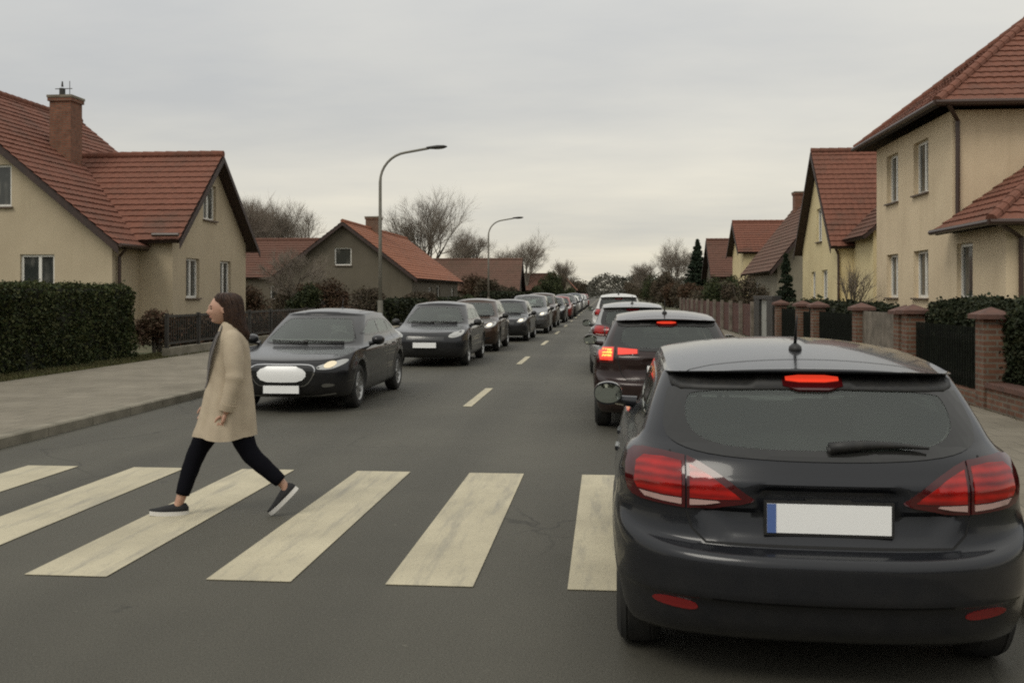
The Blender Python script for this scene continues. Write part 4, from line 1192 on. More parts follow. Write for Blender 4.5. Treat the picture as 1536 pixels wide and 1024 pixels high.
def make_car(name, label, group, paint, spec):
    """spec: dict of shape numbers; y runs forward from the rear bumper, x to the right"""
    S = dict(L=4.35, W=.905, H=1.405, belt=.985, hood=.915, nose=.74, gtop=.60, roofw=.60, tail=.24, ra=.78, fa=3.43, wr=.315, cowl=3.2, hi=True, tint='glass', lit='off', spokes=10, rails=False, front='plain', rear='hero', bumpers=None)
    S.update(spec)
    L, W, H, bl = S['L'], S['W'], S['H'], S['belt']
    root = thing(name, label, 'car', group=group)
    gt = S['gtop']; tl = S['tail']; rw = S['roofw']; hd = S['hood']; ns = S['nose']
    u = H / 1.405
    roof = lambda x, y: H - .06 * (np.abs(x) / rw) ** 2.2 - np.where(y < 1.7, .078 * ((1.7 - y) / 1.05) ** 2, .055 * ((y - 1.7) / .75) ** 2)
    gz = H - .122
    keys = [  # zr zsr zsf zf yr yf w dr df roofblend
        (.20, .19, .19, .20, .34, L - .32, W - .20, .25, .4, 0),
        (.215, .20, .20, .215, .17, L - .17, W - .10, .35, .45, 0),
        (.285, .27, .27, .285, .075, L - .07, W - .045, .48, .5, 0),
        (.395, .40, .40, .40, .035, L - .015, W - .018, .52, .55, 0),
        (.42, .43, .43, .43, .008, L - .01, W - .012, .54, .56, 0),
        (.55, .60, .55, .55, .0, L, W - .003, .55, .58, 0),
        (.592, .68, .60, .60, .022, L - .005, W - .002, .55, .60, 0),
        (.612, .735, .64, .63, .095, L - .012, W - .004, .50, .62, 0),
        (.72 * u, .775, .72, ns - .07, .125, L - .04, W - .006, .49, .64, 0),
        (.85 * u, .85 * u, .80, ns - .015, .13, L - .09, W - .014, .46, .66, 0),
        (.90 * u, .90 * u, .85, ns + .02, .155, L - .17, W - .028, .44, .64, 0),
        (bl - .03, bl - .03, hd - .06, ns + .06, .19, L - .36, W - .055, .42, .60, 0),
        (bl, bl + .01, hd, hd, tl - .02, S['cowl'], W - .105, .38, .42, 0),
        (bl + .02, bl + .04, hd + .035, hd + .025, tl + .01, S['cowl'] - .07, W - .125, .36, .42, 0),
        (gz, gz, gz, gz - .0, gt, 2.42, rw + .03, .22, .26, .25),
        (gz + .009, gz + .008, gz + .006, gz + .006, gt - .085, 2.415, rw + .027, .23, .26, .25),
        (gz + .024, gz + .014, gz + .010, gz + .010, gt - .092, 2.41, rw + .022, .23, .26, .3),
        (H - .05, H - .05, H - .05, H - .05, gt - .06, 2.36, rw - .01, .22, .25, 1),
        (H - .03, H - .03, H - .03, H - .03, gt + .20, 2.2, rw - .13, .2, .22, 1),
        (H, H, H, H, gt + .5, 1.95, rw - .36, .12, .12, 1),
        (H, H, H, H, gt + .75, 1.72, .012, .006, .006, 1)]
    hi = S['hi']
    segs = [2, 2, 3, 3, 4, 3, 2, 5, 6, 4, 4, 4, 2, 10, 2, 2, 2, 4, 5, 4] if hi else [1, 1, 2, 2, 3, 2, 2, 3, 3, 2, 3, 3, 1, 6, 1, 1, 2, 3, 3, 2]
    rec = S.get('recess', .045)
    def disp(P):
        x, y, z = np.abs(P[:, 0]), P[:, 1], P[:, 2]
        sst = lambda q: np.clip(q, 0, 1) ** 2 * (3 - 2 * np.clip(q, 0, 1))
        hw = np.where(z / u > .765, .31, .46 + (z / u - .64) * .75) if S['rear'] == 'hero' else .0 * z + .42
        m = sst((hw - x) / .07) * sst((z / u - .625) / .02) * sst((.86 - z / u) / .03) * (y < .6)
        depth = rec * (.35 + .65 * np.clip((z / u - .64) / .2, 0, 1))
        P[:, 1] += m * depth
        # shoulder crease along the flank
        fl = sst((y - .7) / .4) * sst((L - .9 - y) / .4)
        P[:, 0] += np.sign(P[:, 0]) * fl * .012 * np.exp(-((z - .80) / .05) ** 2)
        P[:, 0] -= np.sign(P[:, 0]) * fl * .014 * np.exp(-((z - .55) / .10) ** 2)
        # wheel-arch flare
        for ya in (S['ra'], S['fa']):
            r_ = np.hypot(y - ya, z - S['wr'])
            P[:, 0] += np.sign(P[:, 0]) * .012 * np.exp(-((r_ - .40) / .05) ** 2) * (z < .8)
        return P
    res = (36, 60, 26) if hi else (18, 34, 16)
    vs, fs = shell(keys, segs, roof, res, disp=disp)
    body = raw('body', vs, fs, [M[paint], M['inner']])
    me0 = body.data
    bvh = BVHTree.FromPolygons([v.co.copy() for v in me0.vertices], [tuple(p.vertices) for p in me0.polygons])
    # ---- glass outlines
    b0 = bl - .03
    gtp = gz - .058
    RW = S.get('rwin') or [(0, b0 - .005), (.40, b0 + .005), (.60, b0 + .035), (.665, b0 + .09), (rw + .015, gtp - .05), (rw - .005, gtp + .01), (0, gtp + .02)]
    RI = S.get('rinn') or [(0, b0 + .035), (.38, b0 + .04), (.50, b0 + .07), (.56, b0 + .12), (rw - .07, gtp - .06), (rw - .105, gtp - .012), (0, gtp - .004)]
    rw_o, rw_i = chaikin(sym(RW), 2), chaikin(sym(RI), 2)
    fz = hd + .03
    fw_o = chaikin(sym([(0, fz), (.55, fz + .005), (W - .21, fz + .03), (W - .24, fz + .08), (rw - .07, gz - .05), (rw - .12, gz - .015), (0, gz - .005)]), 2)
    fw_i = chaikin(sym([(0, fz + .022), (.55, fz + .027), (W - .235, fz + .048), (W - .265, fz + .1), (rw - .095, gz - .06), (rw - .14, gz - .035), (0, gz - .026)]), 2)
    zt = gz - .03; zb = bl + .065
    yq = gt + S.get('qoff', .14)
    cw = S['cowl']
    so = chaikin([(yq - .16, zb + .02), (yq + .1, zt - .05), (yq + .38, zt - .012), (1.9, zt + .0), (2.14, zt - .015), (2.32, zt - .07), (cw - .66, zb + .07), (cw - .54, zb + .0), (2., zb - .02), (.95, zb - .01)], 2)
    def bandsplit(y0, y1):
        return [(max(min(p[0], y1), y0), p[1]) for p in so]
    def inset(poly, d):
        cx = sum(p[0] for p in poly) / len(poly); cy = sum(p[1] for p in poly) / len(poly)
        out = []
        n = len(poly)
        area = sum(poly[i][0] * poly[(i + 1) % n][1] - poly[(i + 1) % n][0] * poly[i][1] for i in range(n))
        sg = 1 if area > 0 else -1
        for i in range(n):
            a, b, c = Vector(poly[i - 1]), Vector(poly[i]), Vector(poly[(i + 1) % n])
            e = (c - a)
            if e.length < 1e-7: out.append(poly[i]); continue
            e.normalize(); out.append((b.x - e.y * d * sg, b.y + e.x * d * sg))
        return out
    def clip(poly, y0, y1):
        res_ = []
        for lim, keep in ((y0, lambda v: v >= y0), (y1, lambda v: v <= y1)):
            src = poly if not res_ else res_; out = []
            n = len(src)
            for i in range(n):
                a, b = src[i], src[(i + 1) % n]
                ka, kb = keep(a[0]), keep(b[0])
                if ka: out.append(a)
                if ka != kb:
                    t_ = (lim - a[0]) / (b[0] - a[0]); out.append((lim, a[1] + (b[1] - a[1]) * t_))
            res_ = out
        return res_
    yb = S.get('bpill', 1.72)
    si = inset(so, .028)
    wins = [clip(si, -9, 1.03), clip(si, 1.07, yb - .03), clip(si, yb + .03, 9)]
    wins = [w_ for w_ in wins if len(w_) > 3]
    # ---- openings
    cutters = []
    ck = [(.72, .72, .72, .72, .42, 3.0, .66, .3, .3, 0), (bl - .04, bl - .04, bl - .06, bl - .06, tl + .13, S['cowl'] - .18, W - .16, .34, .36, 0),
          (bl + .03, bl + .03, bl + .03, bl + .03, tl + .10, S['cowl'] - .2, W - .175, .34, .36, 0),
          (gz - .03, gz - .03, gz - .03, gz - .03, gt + .07, 2.36, rw - .03, .2, .22, .3), (H - .09, H - .09, H - .09, H - .09, gt + .16, 2.2, rw - .10, .18, .2, 1), (H, H, H, H, gt + .7, 1.75, .02, .01, .01, 1)]
    roof2 = lambda x, y: roof(x, y) - .035
    cv, cf = shell(ck, [4, 2, 6, 3, 4], roof2, (10, 14, 10))
    cutters.append(raw('c', cv, cf, [M[paint], M['inner']], 1))
    v_, f_ = prism2('rear', inset(rw_i, -.02), -1, gt + .22); cutters.append(raw('c', v_, f_, [M[paint], M['inner']], 1))
    v_, f_ = prism2('rear', inset(fw_i, -.02), 9, 2.25); cutters.append(raw('c', v_, f_, [M[paint], M['inner']], 1))
    for w_ in wins:
        for s in (1, -1):
            v_, f_ = prism2('left', inset(w_, -.004), s * 1.4, s * .45); cutters.append(raw('c', v_, f_, [M[paint], M['inner']], 1))
    for ya in (S['ra'], S['fa']):
        for s in (1, -1):
            mb = MB().lathe([(0, .0001), (0, S['wr'] + .055), (.7, S['wr'] + .055), (.7, .0001)], (s * .60 if s > 0 else -1.30, ya, S['wr'] + .015), 'x', 44, caps=True)
            cutters.append(raw('c', mb.v, mb.f, [M[paint], M['trim']], 1))
    # index 1 is dark for all cut faces
    cut(body, cutters)
    body.data.shade_smooth(); body.data.set_sharp_from_angle(angle=R(38))
    body.parent = root
    # ---- glazing
    gm = M[S['tint']]
    g = patch(bvh, 'rear', rw_o, [rw_i], .004, .035, .02).build('rear_window_border', M['gloss'], None, fix=False)
    rwin = patch(bvh, 'rear', rw_i, (), .002, .04, .004, 14).build('rear_window', gm, root, fix=False, smooth=True); g.parent = rwin
    g = patch(bvh, 'front', fw_o, [fw_i], .004, .05, .02).build('windscreen_border', M['gloss'], None, fix=False)
    fwin = patch(bvh, 'front', fw_i, (), .002, .05, .004, 10).build('windscreen', M['glass'], root, fix=False, smooth=True); g.parent = fwin
    for v, s in (('left', -1), ('right', 1)):
        tr = patch(bvh, v, so, wins, .004, .045, .014).build('window_trim', M['gloss'], root, fix=False)
        for w_ in wins: patch(bvh, v, w_, (), .0015, .06, .004, 3).build('side_window', gm, root, fix=False, smooth=True)
    # ---- seams
    def gap(view, pts, w=.008):
        mb = MB(); ribbon(mb, bvh, view, pts, w); mb.build('panel_gap', M['seam'], root, fix=False)
    for v in ('left', 'right'):
        for yy in (yb, cw - .13): gap(v, [(yy + (.0 if yy < 2 else .02), zb - .03), (yy + .01, .62), (yy - .04, .34)])
        gap(v, [(.93, zb - .02), (1.03, .80), (1.16, .62), (1.24, .34)])
    if hi:
        rr_ = [(.635, b0 + .02), (.60, .90 * u), (.582, .78 * u), (.545, .67 * u), (.49, .622), (0, .612)]
        gap('rear', rr_[:-1] + [(-a, b_) for a, b_ in rr_[-2::-1]], .009)
        gap('rear', [(-.47, .408), (0, .404), (.47, .408)], .01)
    gap('top', [(-rw + .05, gt + .02), (-rw + .10, gt + .10), (-rw + .2, gt + .135), (0, gt + .15), (rw - .2, gt + .135), (rw - .10, gt + .10), (rw - .05, gt + .02)], .007)
    gap('front', [(-W + .17, ns + .02), (-.5, ns + .005), (0, ns - .005), (.5, ns + .005), (W - .17, ns + .02)], .01)
    # ---- rear lamps
    RL = S.get('rlamp') or dict(
        outer=[(.571, .958), (.66, .968), (.74, .972), (.785, .965), (.808, .945), (.82, .90), (.82, .84), (.812, .80), (.79, .778), (.75, .766), (.66, .758), (.571, .752)],
        inner=[(.563, .957), (.563, .752), (.50, .757), (.42, .767), (.34, .781), (.305, .793), (.298, .802), (.33, .826), (.39, .868), (.45, .905), (.51, .937)])
    lens = S.get('rlens') or [('red', [(.584, .935), (.66, .944), (.74, .942), (.772, .915), (.78, .84), (.765, .812), (.66, .80), (.584, .797)]), ('red', [(.551, .925), (.551, .797), (.45, .796), (.345, .801), (.37, .822), (.43, .862), (.50, .902)]),
                              ('rev', [(.584, .791), (.66, .794), (.758, .804), (.735, .782), (.66, .772), (.584, .766)]), ('rev', [(.551, .791), (.551, .766), (.49, .772), (.43, .784), (.44, .79)])]
    if S['lit'] == 'rear': lens = [({'red': 'red_hot'}.get(a, a), b) for a, b in lens]
    sc_ = lambda p: [(a, b * u) for a, b in p]
    for s in (1, -1):
        f = (lambda p: p) if s > 0 else mir
        hs = patch(bvh, 'rear', f(sc_(RL['outer'])), (), .008, .03, .03).build('tail_light', M['red_h'], root, fix=False, angle=40)
        if RL.get('inner'):
            h2 = patch(bvh, 'rear', f(sc_(RL['inner'])), (), .008, .03, .03).build('housing', M['red_h'], hs, fix=False, angle=40)
        for mt, p in lens:
            patch(bvh, 'rear', f(sc_(p)), (), .012, .03, .008).build({'rev': 'reversing_lamp', 'amber': 'indicator'}.get(mt, 'lens'), M[mt], hs, fix=False, angle=40)
        patch(bvh, 'rear', f(chaikin([(.52, .345), (.68, .352), (.72, .375), (.66, .395), (.53, .385)], 2)), (), .004, .03, .01).build('reflector', M['refl'], root, fix=False)
    # ---- spoiler and high brake lamp
    bp = chaikin(sym([(0, gtp + .0), (.46, gtp - .012), (rw - .015, gtp - .012), (rw, gz - .012), (.5, gz - .004), (0, gz - .001)]), 1)
    patch(bvh, 'rear', bp, (), .009, .04, .01).build('spoiler_panel', M['trim'], root, fix=False, smooth=True)
    bl_ = patch(bvh, 'rear', chaikin([(-.13, gtp - .012), (.13, gtp - .012), (.13, gz - .004), (-.13, gz - .004)], 1), (), .014, .03, .012).build('brake_light', M['red_h'], root, fix=False, angle=40)
    patch(bvh, 'rear', chaikin([(-.115, gtp + .018), (.115, gtp + .018), (.115, gz - .014), (-.115, gz - .014)], 1), (), .019, .03, .008).build('brake_lamp_strip', M[S.get('bstrip', 'brake')], bl_, fix=False, angle=40)
    # ---- plates
    def plate(view, x, y, z, w, h, nrm, eu):
        t = MB().box(x - w / 2 - .012, x + w / 2 + .012, y - .006, y + .006, z - h / 2 - .012, z + h / 2 + .012).build('licence_plate', M['trim'], root)
        s = -1 if view == 'rear' else 1
        MB().box(x - w / 2, x + w / 2, y + s * .006, y + s * .011, z - h / 2, z + h / 2).build('plate_face', M['plate'], t)
        if eu: MB().box(x - w / 2, x - w / 2 + .036, y + s * .011, y + s * .013, z - h / 2, z + h / 2).build('blue_band', M['eu'], t)
        return t
    pz = S.get('rplate', .732)
    r_ = proj(bvh, 'rear', 0, pz, 0)
    plate('rear', 0, r_[0].y - .02, pz, .49, .118, -1, S.get('eu', False))
    # ---- rear wiper
    if hi:
        a = proj(bvh, 'rear', .03, b0 + .04, .02)[0]; mbw = MB()
        pl = []
        for k in range(7):
            q = proj(bvh, 'rear', .02 + .40 * k / 6, b0 + .035 + .012 * math.sin(k / 6 * 3), .022)[0]; pl.append(q)
        mbw.tube(pl, [.024, .024, .022, .018, .014, .010, .006], 8)
        mbw.tube([proj(bvh, 'rear', .03, b0 + .035, -.01)[0], a], [.022, .02], 12)
        mbw.build('rear_wiper', M['trim'], root, smooth=True)
        MB().box(-.09, .09, proj(bvh, 'rear', 0, .86 * u, 0)[0].y - .006, proj(bvh, 'rear', 0, .86 * u, 0)[0].y + .03, .80 * u, .808 * u).build('boot_handle', M['trim'], root)
    # ---- antenna
    za = float(roof(np.array(0.), np.array(gt + .42)))
    MB().rings([[(w_ * math.cos(t_), gt + .42 + l_ * math.sin(t_), za + z_) for t_ in [2 * PI * k / 10 for k in range(10)]] for z_, w_, l_ in ((-.01, .034, .055), (.015, .03, .05), (.03, .014, .03))]).tube([(0, gt + .43, za + .02), (0, gt + .36, za + .17)], [.009, .004], 7).build('antenna', M['trim'], root, smooth=True)
    # ---- front face
    hl = S.get('hlamp') or [(W - .40, ns - .09), (W - .29, ns - .105), (W - .12, ns - .055), (W - .07, ns + .045), (W - .12, ns + .07), (W - .26, ns + .02), (W - .38, ns - .03)]
    fr = S['front']
    for s in (1, -1):
        f = (lambda p: p) if s > 0 else mir
        hs = patch(bvh, 'front', f(chaikin(hl, 2)), (), .006, .04, .03).build('headlight', M['head'], root, fix=False, angle=40)
        cx = sum(p[0] for p in hl) / len(hl) - .03; cz = sum(p[1] for p in hl) / len(hl)
        ell = [(cx + .075 * math.cos(q), cz + .042 * math.sin(q) + .015 * math.cos(q)) for q in [2 * PI * k / 18 for k in range(18)]]
        patch(bvh, 'front', f(ell), (), .010, .03, .01).build('lamp_unit', M[{'front': 'head_on', 'frontdim': 'head_dim'}.get(S['lit'], 'head')], hs, fix=False, angle=40)
        fog = [(W - .36, .355), (W - .22, .37), (W - .2, .40), (W - .30, .415), (W - .37, .40)]
        patch(bvh, 'front', f(chaikin(fog, 2)), (), .004, .04, .01).build('fog_lamp_vent', M['chrome' if fr == 'hex' else 'trim'], root, fix=False)
    if fr == 'hex':
        gr = sym([(0, .365), (.30, .375), (.39, .44), (.46, .59), (.43, .645), (.34, .672), (0, .67)])
        hexi = sym([(0, .435), (.27, .44), (.36, .545), (.27, .635), (0, .64)])
        gb = patch(bvh, 'front', chaikin(gr, 1), (), .004, .04, .012).build('grille', M['gloss'], root, fix=False)
        mb = MB(); ribbon(mb, bvh, 'front', chaikin(gr, 1), .013, .008, True); mb.build('grille_surround', M['chrome'], gb, fix=False)
        patch(bvh, 'front', chaikin(hexi, 1), (), .018, .04, .01).build('white_grille_panel', M['plate'], gb, fix=False, angle=60)
        py, ph = .335, .105
        mb = MB(); ribbon(mb, bvh, 'front', [(-.70, .27), (-.5, .245), (0, .235), (.5, .245), (.70, .27)], .022, .006); mb.build('lower_lip', M['chrome'], root, fix=False)
    else:
        gr = sym([(0, ns - .17), (.34, ns - .165), (.47, ns - .10), (.50, ns - .06), (0, ns - .075)])
        gb = patch(bvh, 'front', chaikin(gr, 1), (), .004, .04, .01).build('grille', M['gloss'], root, fix=False)
        mb = MB()
        for zz_ in (.095, .125, .152): ribbon(mb, bvh, 'front', [(-.42, ns - zz_), (.42, ns - zz_)], .009, .009)
        mb.build('grille_bars', M['satin'], gb, fix=False)
        lo = sym([(0, .27), (.5, .28), (.58, .34), (.5, .42), (0, .43)])
        patch(bvh, 'front', chaikin(lo, 1), (), .003, .05, .01).build('lower_grille', M['trim'], root, fix=False)
        py, ph = .50, .115
    r_ = proj(bvh, 'front', 0, py, 0)
    plate('front', 0, r_[0].y + .03, py, .50 if fr == 'hex' else .52, ph, 1, False)
    # front wipers
    mb = MB()
    for x0, x1 in ((-.55, .05), (-.02, .55)):
        pl = [proj(bvh, 'front', x0 + (x1 - x0) * k / 5, fz + .02 + .015 * k / 5, .02) for k in range(6)]
        if all(pl): mb.tube([p[0] for p in pl], .011, 6)
    mb.build('windscreen_wiper', M['trim'], root)
    # ---- mirrors
    for s in (1, -1):
        ym, zm = cw - .56, bl - .03
        xb = (proj(bvh, 'left' if s < 0 else 'right', ym, zm - .06, 0) or (Vector((s * (W - .08), 0, 0)), 0))[0].x
        c = Vector((s * (W + S.get('mout', .08)), ym - .02, zm + .03))
        rings = []
        for q, a, b in ((.0, .096, .075), (.035, .10, .079), (.09, .088, .07), (.14, .055, .045), (.16, .015, .012)):
            rings.append([(c.x + a * math.cos(t_) * (1 if abs(math.cos(t_)) < .75 else .97), c.y + q, c.z + b * (abs(math.sin(t_)) ** .8) * (1 if math.sin(t_) > 0 else -1)) for t_ in [2 * PI * k / 20 for k in range(20)]])
        mb = MB().rings(rings)
        mb.tube([(xb - s * .03, ym + .03, zm - .03), (c.x - s * .05, ym + .03, c.z - .045)], [.04, .03], 8)
        w_ = mb.build('wing_mirror', M[paint if hi else 'trim'], root, angle=50)
        MB().rings([[(c.x + r_ * .088 * math.cos(t_), c.y - .003 - .001 * i, c.z + r_ * .064 * (abs(math.sin(t_)) ** .8) * (1 if math.sin(t_) > 0 else -1)) for t_ in [2 * PI * k / 20 for k in range(20)]] for i, r_ in enumerate((1, .6))]).build('mirror_glass', M['mirror'], w_)
        for yy in (1.28, yb + .18):
            p = proj(bvh, 'left' if s < 0 else 'right', yy, .84, .0)[0]
            MB().obox(p, Vector((1, 0, 0)), Vector((0, 1, 0)), Vector((0, 0, 1)), .011, .085, .013).build('door_handle', M[paint], root, bevel=.006)
        if S['rails']:
            MB().tube([(s * (rw - .07), y_, float(roof(np.array(rw - .07), np.array(y_))) + (.035 if 0 < k < 7 else -.01)) for k, y_ in enumerate(np.linspace(gt + .1, 2.25, 8))], .014, 7).build('roof_rail', M['trim'], root)
    # ---- wheels
    for ya in (S['ra'], S['fa']):
        for s in (1, -1): make_wheel(root, s * (W - .13), ya, S['wr'], s, S['spokes'], 44 if hi else 28)
    # ---- seats and dashboard
    def seat(x, y, w, hrest=True):
        mb = MB()
        mb.rings([[(x + w * k[0], y + k[1] + dy, z_) for k in ((-1, -.05), (1, -.05), (1, .06), (-1, .06))] for z_, dy in ((.5, .0), (.8, -.06), (1.0 * u, -.12), (1.04 * u, -.125))])
        mb.box(x - w, x + w, y, y + .5, .42, .58)
        if hrest:
            mb.box(x - .12, x + .12, y - .18, y - .09, 1.07 * u, 1.22 * u)
            mb.tube([(x - .06, y - .13, 1.0 * u), (x - .06, y - .13, 1.1 * u)], .008, 5).tube([(x + .06, y - .13, 1.0 * u), (x + .06, y - .13, 1.1 * u)], .008, 5)
        return mb.build('seat', M['inner'], root, bevel=.02 if hi else 0)
    seat(-.36, 2.02, .24); seat(.36, 2.02, .24)
    mb = MB().box(-.62, .62, 1.02, 1.5, .42, .6)
    mb.rings([[(x, 1.02 + d, z_) for x, d in ((-.6, -.06), (.6, -.06), (.6, .08), (-.6, .08))] for z_ in (.5, .96 * u)])
    for x in (-.38, .38): mb.box(x - .11, x + .11, .93, 1.01, .96 * u, 1.10 * u)
    mb.build('rear_bench', M['inner'], root)
    mb = MB().box(-.66, .66, 2.72, 2.98, .72, .95 * min(u, 1.05))
    mb.build('dashboard', M['inner'], root, bevel=.03)
    st = MB(); 
    cc = Vector((-.36, 2.62, .92 * u)); ax = Vector((0, -.85, .5)).normalized(); s1 = Vector((1, 0, 0)); s2 = ax.cross(s1)
    st.tube([cc + (s1 * math.cos(2 * PI * k / 24) + s2 * math.sin(2 * PI * k / 24)) * .18 for k in range(25)], .015, 6, caps=False)
    st.tube([cc - s1 * .18, cc + s1 * .18], .02, 6).tube([cc, cc - ax * .18], .03, 6)
    st.build('steering_wheel', M['inner'], root)
    MB().box(-.12, .12, 2.43, 2.455, gz - .13, gz - .07).build('inside_mirror', M['trim'], root, bevel=.01)
    return root

def tree_index():
    d = {}
    for o in bpy.data.objects:
        if o.parent: d.setdefault(o.parent.name, []).append(o)
    return d
def place(o, x, y, rz):
    o.location = (x, y, 0); o.rotation_euler = (0, 0, rz)
GA, GO = 'cars queuing ahead in the near lane', 'oncoming cars queuing in the left lane'
hero = make_car('parked_car', 'graphite grey hatchback seen close from behind, with aerial and blue banded plate', GA, 'hero', dict(W=.895, eu=True, roofw=.63))
hero.name = 'hatchback_car'
place(hero, .90, 4.04, R(-2.0))
rl2 = dict(outer=[(.62, .99), (.82, .985), (.85, .93), (.84, .80), (.64, .80)], inner=[(.61, .985), (.61, .88), (.34, .90), (.34, .965)])
lens2 = [('red_hot', [(.64, .975), (.80, .97), (.82, .91), (.80, .83), (.65, .83)]), ('amber', [(.66, .955), (.77, .955), (.78, .87), (.66, .87)]), ('red_hot', [(.59, .97), (.59, .895), (.36, .91), (.36, .955)])]
r2c = make_car('estate_car', 'dark maroon car with lit amber and red tail lamps ahead of the grey hatchback', GA, 'maroon', dict(lit='rear', tint='glass_d', rlamp=rl2, rlens=lens2, H=1.43, recess=.02, hi=True))
place(r2c, .74, 11.85, R(-.6))
suv = make_car('suv_car', 'silver roofed car with black rear glass beyond the maroon car', GA, 'silver', dict(hi=False, H=1.47, tint='glass_d', recess=.02, rails=False, bstrip='red_h'))
place(suv, .56, 20.1, 0)
l1 = make_car('saloon_car', 'black oncoming car with white grille panel, first in the left queue', GO, 'black', dict(front='hex', hlamp=[(.47, .605), (.64, .60), (.78, .655), (.845, .72), (.79, .74), (.63, .69), (.48, .655)], lit='frontdim', tail=.12, gtop=.78, nose=.715, hood=.865, H=1.41, belt=.95, L=4.42, fa=3.5, cowl=3.36, qoff=-.02, spokes=12))
place(l1, -4.42, 17.75, PI)
l2 = make_car('oncoming_car', 'charcoal oncoming car with barred grille, second in the left queue', GO, 'black2', dict(hi=False, lit='off', H=1.46, nose=.76, hood=.915, belt=.97, cowl=3.3))
place(l2, -4.0, 26.3, PI)

l3 = make_car('oncoming_car', 'grey oncoming people carrier with tall windscreen, fifth in the left queue', GO, 'grey', dict(hi=False, lit='front', H=1.6, nose=.84, hood=1.04, belt=1.03, cowl=3.42, gtop=.48, roofw=.62))
place(l3, -3.22, 44.95, PI)
# the rest of both queues are copies with their own paint
KID = tree_index()
def repaint(o, old, new):
    for c in [o] + KID2.get(o.name, []):
        pass
def car_copy(src, label, group, x, y, rz, old, new, name, lit=None, sc=(1, 1, 1)):
    c = copy_tree(src, KID)
    c.name = name; c['label'] = label; c['group'] = group
    place(c, x, y, rz); c.scale = sc
    stack = [c]
    while stack:
        o = stack.pop(); stack += [k for k in COPYKIDS(o)]
        if o.type != 'MESH': continue
        for i, sl in enumerate(o.material_slots):
            if sl.material and sl.material.name == M[old].name:
                sl.link = 'OBJECT'; sl.material = M[new]
            if lit is not None and o.name.startswith('lamp_unit'):
                sl.link = 'OBJECT'; sl.material = M['head_on' if lit else 'head']
    return c
def COPYKIDS(o): return list(o.children)
car_copy(suv, 'white van like car, roof just above the silver roofed car', GA, .45, 33.5, 0, 'silver', 'whitecar', 'suv_car', sc=(1, 1, 1.12))
q = [  # y of the nose, x centre, paint, source, label, lit, height scale
    (27.7, -3.86, 'bronze', 'dark bronze oncoming car with lit lamps, third in the left queue', 1, 1.03),
    (33.8, -3.46, 'black2', 'dark oncoming car with lit lamps, fourth in the left queue', 1, .99),
    (48.0, -3.12, 'bronze', 'dark brown oncoming car with one bright lamp, sixth in the left queue', 1, 1.05),
    (55.4, -3.05, 'black', 'black oncoming car half hidden in the left queue, seventh from the front', 0, 1.0),
    (62.8, -3.0, 'redcar', 'red oncoming car deep in the left queue', 0, 1.02),
    (70.0, -2.98, 'black2', 'dark oncoming car behind the red one in the left queue', 1, 1.0),
    (77.5, -2.97, 'silver', 'silver oncoming car far back in the left queue', 1, 1.03),
    (85.0, -2.96, 'whitecar', 'first white oncoming car far back in the left queue', 0, 1.0),
    (92.5, -2.96, 'bluecar', 'dark blue oncoming car far back in the left queue', 0, 1.05),
    (100., -2.95, 'whitecar', 'white oncoming car behind the dark blue one', 1, 1.02),
    (108., -2.95, 'silver', 'silver oncoming car behind two white ones near the road end', 0, 1.0),
    (117., -2.95, 'whitecar', 'last white oncoming car near the road end', 0, 1.06),
    (127., -2.95, 'redcar', 'small distant red oncoming car at the road end', 0, 1.0)]
for i, (yn, xc, pt, lab, lit, zs) in enumerate(q):
    sr, old = (l3, 'grey') if i in (2, 5, 8, 10, 12) else (l2, 'black2')
    car_copy(sr, lab, GO, xc + rng.uniform(-.06, .06), yn + 4.35 + rng.uniform(-.5, .5) * (i > 2), PI + R(rng.uniform(-.8, .8)), old, pt, 'oncoming_car', lit, (rng.uniform(.95, 1.01), 1, zs))

# ------------------------------------------------------------------ the walking woman
def skin_graph(nodes, edges, lev=2):
    """nodes: list of (pos, radius); returns evaluated mesh verts/faces"""
    me = bpy.data.meshes.new('sk'); me.from_pydata([n[0] for n in nodes], edges, [])
    o = bpy.data.objects.new('sk', me); COL.objects.link(o)
    o.modifiers.new('s', 'SKIN')
    for i, n in enumerate(nodes):
        r = n[1]; me.skin_vertices[0].data[i].radius = r if hasattr(r, '__len__') else (r, r)
    me.skin_vertices[0].data[0].use_root = True
    sd = o.modifiers.new('d', 'SUBSURF'); sd.levels = lev; sd.render_levels = lev
    dg = bpy.context.evaluated_depsgraph_get(); dg.update()
    m2 = bpy.data.meshes.new_from_object(o.evaluated_get(dg))
    vs = [v.co.copy() for v in m2.vertices]; fs = [tuple(p.vertices) for p in m2.polygons]
    bpy.data.objects.remove(o); return vs, fs
